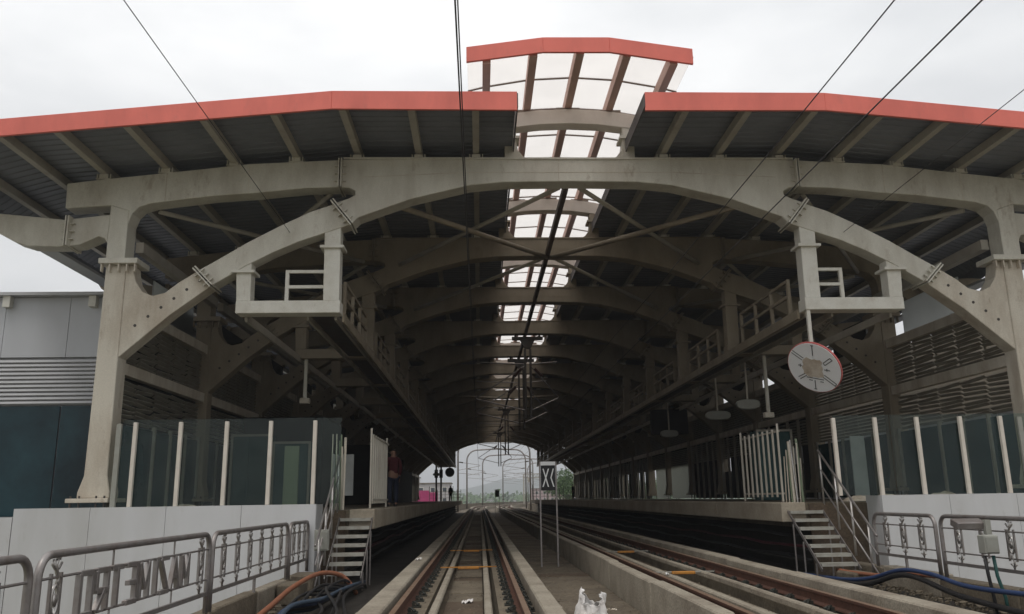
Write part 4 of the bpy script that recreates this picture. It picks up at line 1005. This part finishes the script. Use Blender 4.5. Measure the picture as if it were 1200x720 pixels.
drop_support(3, 'nearest dark overhead line support hanging from the fourth frame')
drop_support(4, 'overhead line support hanging right behind the nearest one')
drop_support(8, 'overhead line support hanging midway along the roof')
drop_support(12, 'far overhead line support silhouetted just above the far opening')
def wire(pts, label, r=.007, m=BLACKC): tag(MB().tube(pts, r, 6).build('overhead_wire', m), label, 'wire', 'overhead wires')
def sag(x, z, ya, yb, s_=.0, n=40, dx=0):
    out = []
    for k in range(n+1):
        y = ya+(yb-ya)*k/n; out.append((x+dx*k/n+curve(y), y, z-s_*math.sin(math.pi*((y % 24.6)/24.6))))
    return out
wire(sag(T1+.085, 5.2, -15, 230), 'contact wire over the left track, entering under the nearest arch')
wire(sag(T1+.06, 6.5, -15, 230, .25), 'messenger wire just above the contact wire over the left track')
wire(sag(T2-.0, 5.18, -15, 230), 'lower contact wire over the right track crossing the nearest arch')
wire(sag(T2-.0, 5.98, -15, 230, .10), 'upper messenger wire over the right track crossing the red roof edge')
wire([(-4.05, -15, 7.6), (-4.25, 5, 7.66), (-4.33, Y0+.03, 7.78)], 'feeder wire from the upper left of the sky to the left arch rib')
wire([(7.9, -15, 7.75), (8.25, 5, 7.78), (8.62, Y0+.03, 6.9+.85-.0)], 'feeder wire from the upper right of the sky to the right arch rib')

# ------------------------------------------------------------------ entrance building at the left (and its twin on the right)
def side_building(s_, label):
    X = lambda a: C+s_*a
    yf = 21.2; a0, a1 = (11.1, 24.0) if s_ == -1 else (15.0, 26.0); zt = 6.98 if s_ == -1 else 6.1
    r_ = thing('entrance_building', label, 'building', (C+s_*17, yf, -9.2), 'buildings flanking the station mouth')
    body = MB(); body.box(*sorted((X(a0), X(a1))), yf+.12, yf+30, -9.3, zt-.002); body.build('wall', PANELG, r_)
    n = 8; w = (a1-a0)/n
    for k in range(n):
        MB().box(*sorted((X(a0+k*w+.006), X(a0+(k+1)*w-.006))), yf, yf+.10, 5.42, zt).build('cladding_panel', PANELG, r_)
    for q in range(11):
        z = 4.25+q*.105
        MB().obox((X((a0+a1)/2), yf+.06, z), ((a1-a0)/2, 0, 0), (0, .05, -.025), (0, .012, .03)).build('louvre_blade', LOUV, r_)
    for k in range(n):
        MB().box(*sorted((X(a0+k*w+.02), X(a0+(k+1)*w-.02))), yf+.04, yf+.09, 1.5, 4.18).build('window_pane', TEAL, r_)
        if k % 2 == 0: MB().box(*sorted((X(a0+k*w-.02), X(a0+k*w+.018))), yf+.03, yf+.1, 1.5, 4.18).build('window_mullion', INT, r_)
    MB().box(*sorted((X(a0-.1), X(a1+.2))), yf-.25, yf+30.2, zt+.01, zt+.09).build('roof_edge', LOUV, r_)
    for k in range(6):
        a = a0+1.0+k*2.15
        if s_ == -1: MB().box(X(a)-.09, X(a)+.09, yf-.18, yf-.003, 6.70, 6.985).build('roof_bracket', WHITEST, r_)
side_building(-1, 'grey panelled building with a louvre band and dark teal glass left of the station mouth')
side_building(1, 'grey panelled building with a louvre band right of the station mouth')

# ------------------------------------------------------------------ people
def skin_mesh(name, V, E_, rad, m, parent, root=0, sub=2):
    og = Vector(ORIG.get(parent.name, (0,0,0))) if parent else Vector((0,0,0))
    me = bpy.data.meshes.new(name); me.from_pydata([tuple(Vector(p)-og) for p in V], E_, []); me.materials.append(m)
    o = bpy.data.objects.new(name, me); COL.objects.link(o); o.parent = parent
    if parent: ORIG[o.name] = tuple(og)
    sk = o.modifiers.new('skin', 'SKIN'); sk.use_smooth_shade = True
    d = me.skin_vertices[0].data
    for i, r in enumerate(rad): d[i].radius = r if isinstance(r, tuple) else (r, r); d[i].use_root = (i == root)
    ss = o.modifiers.new('sub', 'SUBSURF'); ss.levels = sub; ss.render_levels = sub
    return o
def person(x, y, label, shirt, trousers, yaw=0., H=1.75, arm=0.):
    root = thing('person', label, 'person', (x, y, PT)); k = H/1.75
    ca, sa = math.cos(yaw), math.sin(yaw)
    def T(p): return (x+k*(p[0]*ca-p[1]*sa), y+k*(p[0]*sa+p[1]*ca), PT+k*p[2])
    V = [(0,0,.93),(0,0,1.12),(0,-.01,1.32),(0,0,1.45),(0,.0,1.53),(0,.015,1.62),(0,.01,1.70)]; E_ = [(0,1),(1,2),(2,3),(3,4),(4,5),(5,6)]
    rad = [(.15,.11),(.14,.10),(.16,.11),(.09,.075),(.055,.055),(.082,.098),(.07,.08)]
    def chain(start, pts, rs):
        prev = start
        for p, r in zip(pts, rs): V.append(p); rad.append(r); E_.append((prev, len(V)-1)); prev = len(V)-1
        return prev
    for s_ in (-1, 1):
        e = chain(3, [(s_*.18,0,1.42),(s_*.24,0,1.16),(s_*.25,.05+arm,.92),(s_*.25,.08+arm,.84)], [.062,.047,.036,(.038,.022)])
        for f, L_ in ((-.03,.085),(-.01,.10),(.012,.095),(.033,.08)):
            chain(e, [(s_*.25, .08+arm+f, .80),(s_*.248,.085+arm+f*1.1,.84-.04-L_*.5),(s_*.24,.09+arm+f*1.1,.84-.04-L_)], [.011,.010,.008])
        chain(e, [(s_*.235,.125+arm,.82),(s_*.225,.135+arm,.775)], [.011,.009])
        chain(0, [(s_*.09,0,.86),(s_*.105,.015,.50),(s_*.11,-.01,.10),(s_*.115,.05,.035),(s_*.12,.15,.025)], [.092,.062,.042,.04,.03])
    skin_mesh('body', [T(p) for p in V], E_, [(r[0]*k, r[1]*k) if isinstance(r, tuple) else r*k for r in rad], SKIN, root)
    # clothing as looser shells over the body
    V2 = [(0,0,.88),(0,0,1.12),(0,-.01,1.32),(0,0,1.44)]; E2 = [(0,1),(1,2),(2,3)]; r2 = [(.175,.13),(.16,.118),(.18,.13),(.11,.09)]
    for s_ in (-1, 1):
        b = len(V2); V2 += [(s_*.19,0,1.41),(s_*.245,0,1.15),(s_*.252,.05+arm,.94)]; r2 += [.08,.062,.05]; E2 += [(3,b),(b,b+1),(b+1,b+2)]
    skin_mesh('shirt', [T(p) for p in V2], E2, [(r[0]*k, r[1]*k) if isinstance(r, tuple) else r*k for r in r2], shirt, root)
    V3 = [(0,0,.94)]; E3 = []; r3 = [(.165,.125)]
    for s_ in (-1, 1):
        b = len(V3); V3 += [(s_*.095,0,.84),(s_*.108,.015,.50),(s_*.112,-.01,.09)]; r3 += [.11,.082,.068]; E3 += [(0,b),(b,b+1),(b+1,b+2)]
    skin_mesh('trousers', [T(p) for p in V3], E3, [(r[0]*k, r[1]*k) if isinstance(r, tuple) else r*k for r in r3], trousers, root)
    skin_mesh('hair', [T(p) for p in [(0,-.02,1.66),(0,-.01,1.735)]], [(0,1)], [(.088*k,.09*k),(.07*k,.075*k)], HAIR, root)
    for s_ in (-1, 1): skin_mesh('shoe', [T(p) for p in [(s_*.115,-.03,.045),(s_*.118,.08,.04),(s_*.122,.17,.035)]], [(0,1),(1,2)], [.048*k,.05*k,.038*k], SHOE, root)
    f = MB(); f.obox(T((0,.115,1.60)), (.012*ca*k, .012*sa*k, 0), (-.018*sa*k, .018*ca*k, 0), (0,0,.022*k)); f.build('nose', SKIN, root)
    for s_ in (-1, 1):
        e = MB(); e.obox(T((s_*.032,.103,1.635)), (.012*ca*k, .012*sa*k, 0), (-.006*sa*k, .006*ca*k, 0), (0,0,.007*k)); e.build('eye', HAIR, root)
        e = MB(); e.obox(T((s_*.083,.01,1.615)), (.01*ca*k, .01*sa*k, 0), (-.02*sa*k, .02*ca*k, 0), (0,0,.03*k)); e.build('ear', SKIN, root)
    m_ = MB(); m_.obox(T((0,.108,1.565)), (.022*ca*k, .022*sa*k, 0), (-.005*sa*k, .005*ca*k, 0), (0,0,.005*k)); m_.build('mouth', SHIRT, root)
person(-2.72, 26.6, 'person in a dark red shirt and navy trousers standing at the left platform edge', SHIRT, JEANS, .5, 1.78, .03)
person(-3.35, 97, 'person in dark clothes standing in silhouette at the far left platform end', DARKCL, DARKCL, 2.6)
person(11.0, 100, 'person in dark clothes standing in silhouette at the far right platform end', DARKCL, DARKCL, -2.2)

# ------------------------------------------------------------------ beyond the station: masts, gantry, trees, houses
def mast_portal(y, hh, label, w=5.3):
    cx = C-.1+curve(y)
    r_ = thing('catenary_portal', label, 'catenary mast', (cx, y, 0), 'arched overhead line portals beyond the station')
    rad = 1.9; pts = [(cx-w, y, .003), (cx-w, y, hh-rad)]+[(cx-w+rad-rad*math.cos(a), y, hh-rad+rad*math.sin(a)) for a in [k*math.pi/14 for k in range(1, 8)]]
    pts += [(cx, y, hh+.15)]+[(cx+w-rad+rad*math.sin(a), y, hh-rad+rad*math.cos(a)) for a in [k*math.pi/14 for k in range(0, 7)]]+[(cx+w, y, hh-rad), (cx+w, y, .003)]
    MB().tube(pts, .13, 8).build('arch_tube', STEELD, r_, smooth=True)
    for s_, tx in ((-1, T1+curve(y)), (1, T2+curve(y))):
        for z0, z1, r in ((7.1, 6.6, .035), (5.9, 6.5, .035), (5.5, 5.2, .03)):
            MB().tube([(cx+s_*w, y, z0), (tx-s_*.3, y, z1)], r, 6).build('bracket_arm', STEELD, r_)
        MB().tube([(cx+s_*(w-.2), y, 7.08), (cx+s_*(w-.75), y, 7.0)], .09, 8).build('insulator', DARKST, r_)
for k, (y, hh) in enumerate(((124, 10.2), (152, 10.4), (178, 10.7), (204, 11.0), (232, 11.2))):
    mast_portal(y, hh, 'arched catenary portal, %s beyond the far opening' % ('nearest', 'second', 'third', 'fourth', 'farthest')[k])
def gantry():
    x0, x1, y = 10.65, 16.6, 205
    r_ = thing('lattice_gantry', 'grey lattice steel gantry over the right track where the line curves away', 'gantry', ((x0+x1)/2, y, 0))
    for x in (x0, x1):
        for dy in (0, 1.2):
            MB().box(x-.12, x+.12, y+dy-.12, y+dy+.12, .003, 7.5).build('leg', PURL, r_)
        m = MB()
        for q in range(6): m.bar((x, y, .3+q*1.15), (x, y+1.2, .9+q*1.15), .07, .07)
        m.build('leg_lacing', PURL, r_)
    for z in (6.6, 7.5): MB().box(x0+.122, x1-.122, y-.12, y+.12, z-.11, z+.11).build('chord', PURL, r_)
    m = MB()
    for q in range(8): m.bar((x0+q*.74, y, 6.6), (x0+(q+.5)*.74, y, 7.5), .07, .07); m.bar((x0+(q+.5)*.74, y, 7.5), (x0+(q+1)*.74, y, 6.6), .07, .07)
    m.build('chord_lacing', PURL, r_)
    for x in (x0+1.2, x0+4.6): MB().box(x-.3, x+.3, y-.5, y-.15, 5.6, 6.48).build('signal_box', PURL, r_)
gantry()
def house(x, y, w, d, z1, m, label, roof=True):
    r_ = thing('distant_house', label, 'building', (x, y, -9.2), 'buildings beyond the station')
    MB().box(x-w/2, x+w/2, y, y+d, -9.3, z1).build('wall', m, r_)
    MB().box(x-w/2-.3, x+w/2+.3, y-.3, y+d+.3, z1+.003, z1+.35).build('roof', CONC2, r_)
    nx = max(2, int(w/3.2)); nz = max(1, int((z1+9)/3.2))
    for i in range(nx):
        for j in range(nz):
            cx = x-w/2+(i+.5)*w/nx; cz = z1-1.7-j*3.2
            f = MB().box(cx-.75, cx+.75, y-.06, y-.003, cz-.8, cz+.7).build('window', WHITEST, r_); MB().box(cx-.6, cx+.6, y-.08, y-.062, cz-.65, cz+.55).build('pane', GLASSD, f)
house(36, 400, 22, 14, 6.0, HOUSEP, 'dusty pink flat-roofed building behind the lattice gantry')
house(-18, 260, 18, 12, 6.5, HOUSE, 'pale flat-roofed building behind the far left fence')
house(-30, 300, 16, 12, 9.5, HOUSE, 'taller pale building farthest left beyond the far fence')
house(12, 640, 30, 12, 1.0, HOUSE, 'low pale building in the haze straight ahead of the tracks')
house(62, 380, 20, 14, 8.5, HOUSE, 'pale building half hidden by the trees on the right')
hd = thing('pink_hoarding', 'bright pink sheet hoarding beyond the far left platform end', 'hoarding', (-10.5, 140, -9.2))
for k in range(6): MB().box(-15.6+k*1.45, -14.17+k*1.45, 140, 140.06, .4, 3.25-(.3 if k > 4 else 0)).build('sheet', PINK, hd)
for k in range(4): MB().box(-15.3+k*2.7, -15.15+k*2.7, 140.07, 140.25, -9.3, 2.9).build('hoarding_post', DARKST, hd)
def leaf_crown(seed, rx, rz, n):
    random.seed(seed); m = MB(); cl = []
    for k in range(26):
        a, b = random.uniform(0, 6.283), random.uniform(-.9, 1); r = random.uniform(.35, .95); q = math.sqrt(max(0, 1-b*b))
        cl.append((rx*r*q*math.cos(a), rx*r*q*math.sin(a), rz*r*b, random.uniform(.22, .42)*rx))
    for k in range(n):
        c = random.choice(cl); v_ = Vector((random.gauss(0,1), random.gauss(0,1), random.gauss(0,1))).normalized()*c[3]*random.uniform(.55, 1.05)
        p = Vector(c[:3])+Vector((v_.x, v_.y, v_.z*.8)); s_ = random.uniform(.12, .26)
        a = Vector((random.gauss(0,1), random.gauss(0,1), random.gauss(0,.6))).normalized(); b = a.cross(Vector((random.gauss(0,1), random.gauss(0,1), random.gauss(0,1)))).normalized()
        m.add([p-a*s_, p+b*s_*.55, p+a*s_, p-b*s_*.55], [(0,1,2,3)])
    return m, cl
CROWNS = []
for sd, rx, rz, lf in ((11, 4.2, 3.6, LEAF), (12, 3.6, 4.4, LEAF2), (13, 4.6, 3.2, LEAF)):
    m, cl = leaf_crown(sd, rx, rz, 4200)
    me = bpy.data.meshes.new('crown'); me.from_pydata(m.v, [], m.f); me.materials.append(lf)
    t = MB(); t.tube([(0, 0, -9), (.1, .05, -5), (-.1, 0, -2.2), (0, .1, 0)], [.38, .3, .22, .1], 8)
    for c in cl[:7]: t.tube([(0, 0, -3.2+random.uniform(-.8, 1.2)), (c[0]*.5, c[1]*.5, c[2]*.5-.7), (c[0], c[1], c[2])], [.12, .08, .03], 6)
    tm = t.mesh('trunk', BARK); CROWNS.append((me, tm))
TREES = [(18.2, 178, 3.6, 0, 1.0, 'dense green tree just right of the lattice gantry'), (23.5, 182, 2.4, 1, 1.0, 'olive tree second to the right of the lattice gantry'), (28.5, 186, 3.8, 2, 1.0, 'broad green tree behind the near black sign'),
         (21, 196, 4.6, 0, .9, 'taller tree crown behind the front row of trees on the right'), (35, 190, 1.8, 1, 1.0, 'olive tree at the right end of the front tree row'), (42, 210, 2.6, 2, 1.2, 'big spreading tree far to the right beyond the platform'),
         (50, 225, 3.0, 0, 1.2, 'outermost green tree beyond the right platform'), (-26, 190, 0.0, 2, 1.0, 'low green tree beyond the far left fence'), (-35, 230, 1.5, 1, 1.2, 'olive tree far left behind the pink hoarding')]
for x, y, zc, k, sc, lab in TREES:
    r_ = thing('tree', lab, 'tree', (x, y, -9.2), 'trees beyond the station')
    o = inst(CROWNS[k][0], 'crown', r_, (x, y, zc), (0, 0, random.uniform(0, 6)), (sc, sc, sc)); o = inst(CROWNS[k][1], 'trunk', r_, (x, y, zc), None, (sc, sc, (zc+9.3)/9))
def far_wood():
    random.seed(3); m = MB()
    for k in range(900):
        x = random.uniform(-160, 260); y = random.uniform(520, 900); r = random.uniform(5, 9); z0 = -9
        for q in range(26):
            v_ = Vector((random.gauss(0,1), random.gauss(0,1), random.gauss(0,1))).normalized()
            p = Vector((x, y, z0+r*.9))+Vector((v_.x*r, v_.y*r, v_.z*r*.9)); a = Vector((random.gauss(0,1), random.gauss(0,1), random.gauss(0,1))).normalized(); b = a.orthogonal().normalized(); s_ = random.uniform(.9, 2)
            m.add([p-a*s_, p+b*s_*.7, p+a*s_, p-b*s_*.7], [(0,1,2,3)])
    me = bpy.data.meshes.new('far_wood'); me.from_pydata(m.v, [], m.f); me.materials.append(LEAF)
    o = bpy.data.objects.new('far_wood', me); COL.objects.link(o); tag(o, 'hazy belt of distant trees below the hills', 'woodland', None, 'stuff')
far_wood()
# ------------------------------------------------------------------ damp air that pales the far hills
def haze():
    m = bpy.data.materials.new('haze'); m.use_nodes = True; nt = m.node_tree; nt.nodes.clear()
    o = nt.nodes.new('ShaderNodeOutputMaterial'); v = nt.nodes.new('ShaderNodeVolumePrincipled')
    v.inputs['Color'].default_value = (.93, .96, 1, 1); v.inputs['Density'].default_value = .0007; v.inputs['Anisotropy'].default_value = .2
    nt.links.new(v.outputs[0], o.inputs['Volume'])
    h = MB().box(-3000, 3000, -1500, 2600, -10.3, 105).build('haze', m); h['kind'] = 'stuff'
haze()
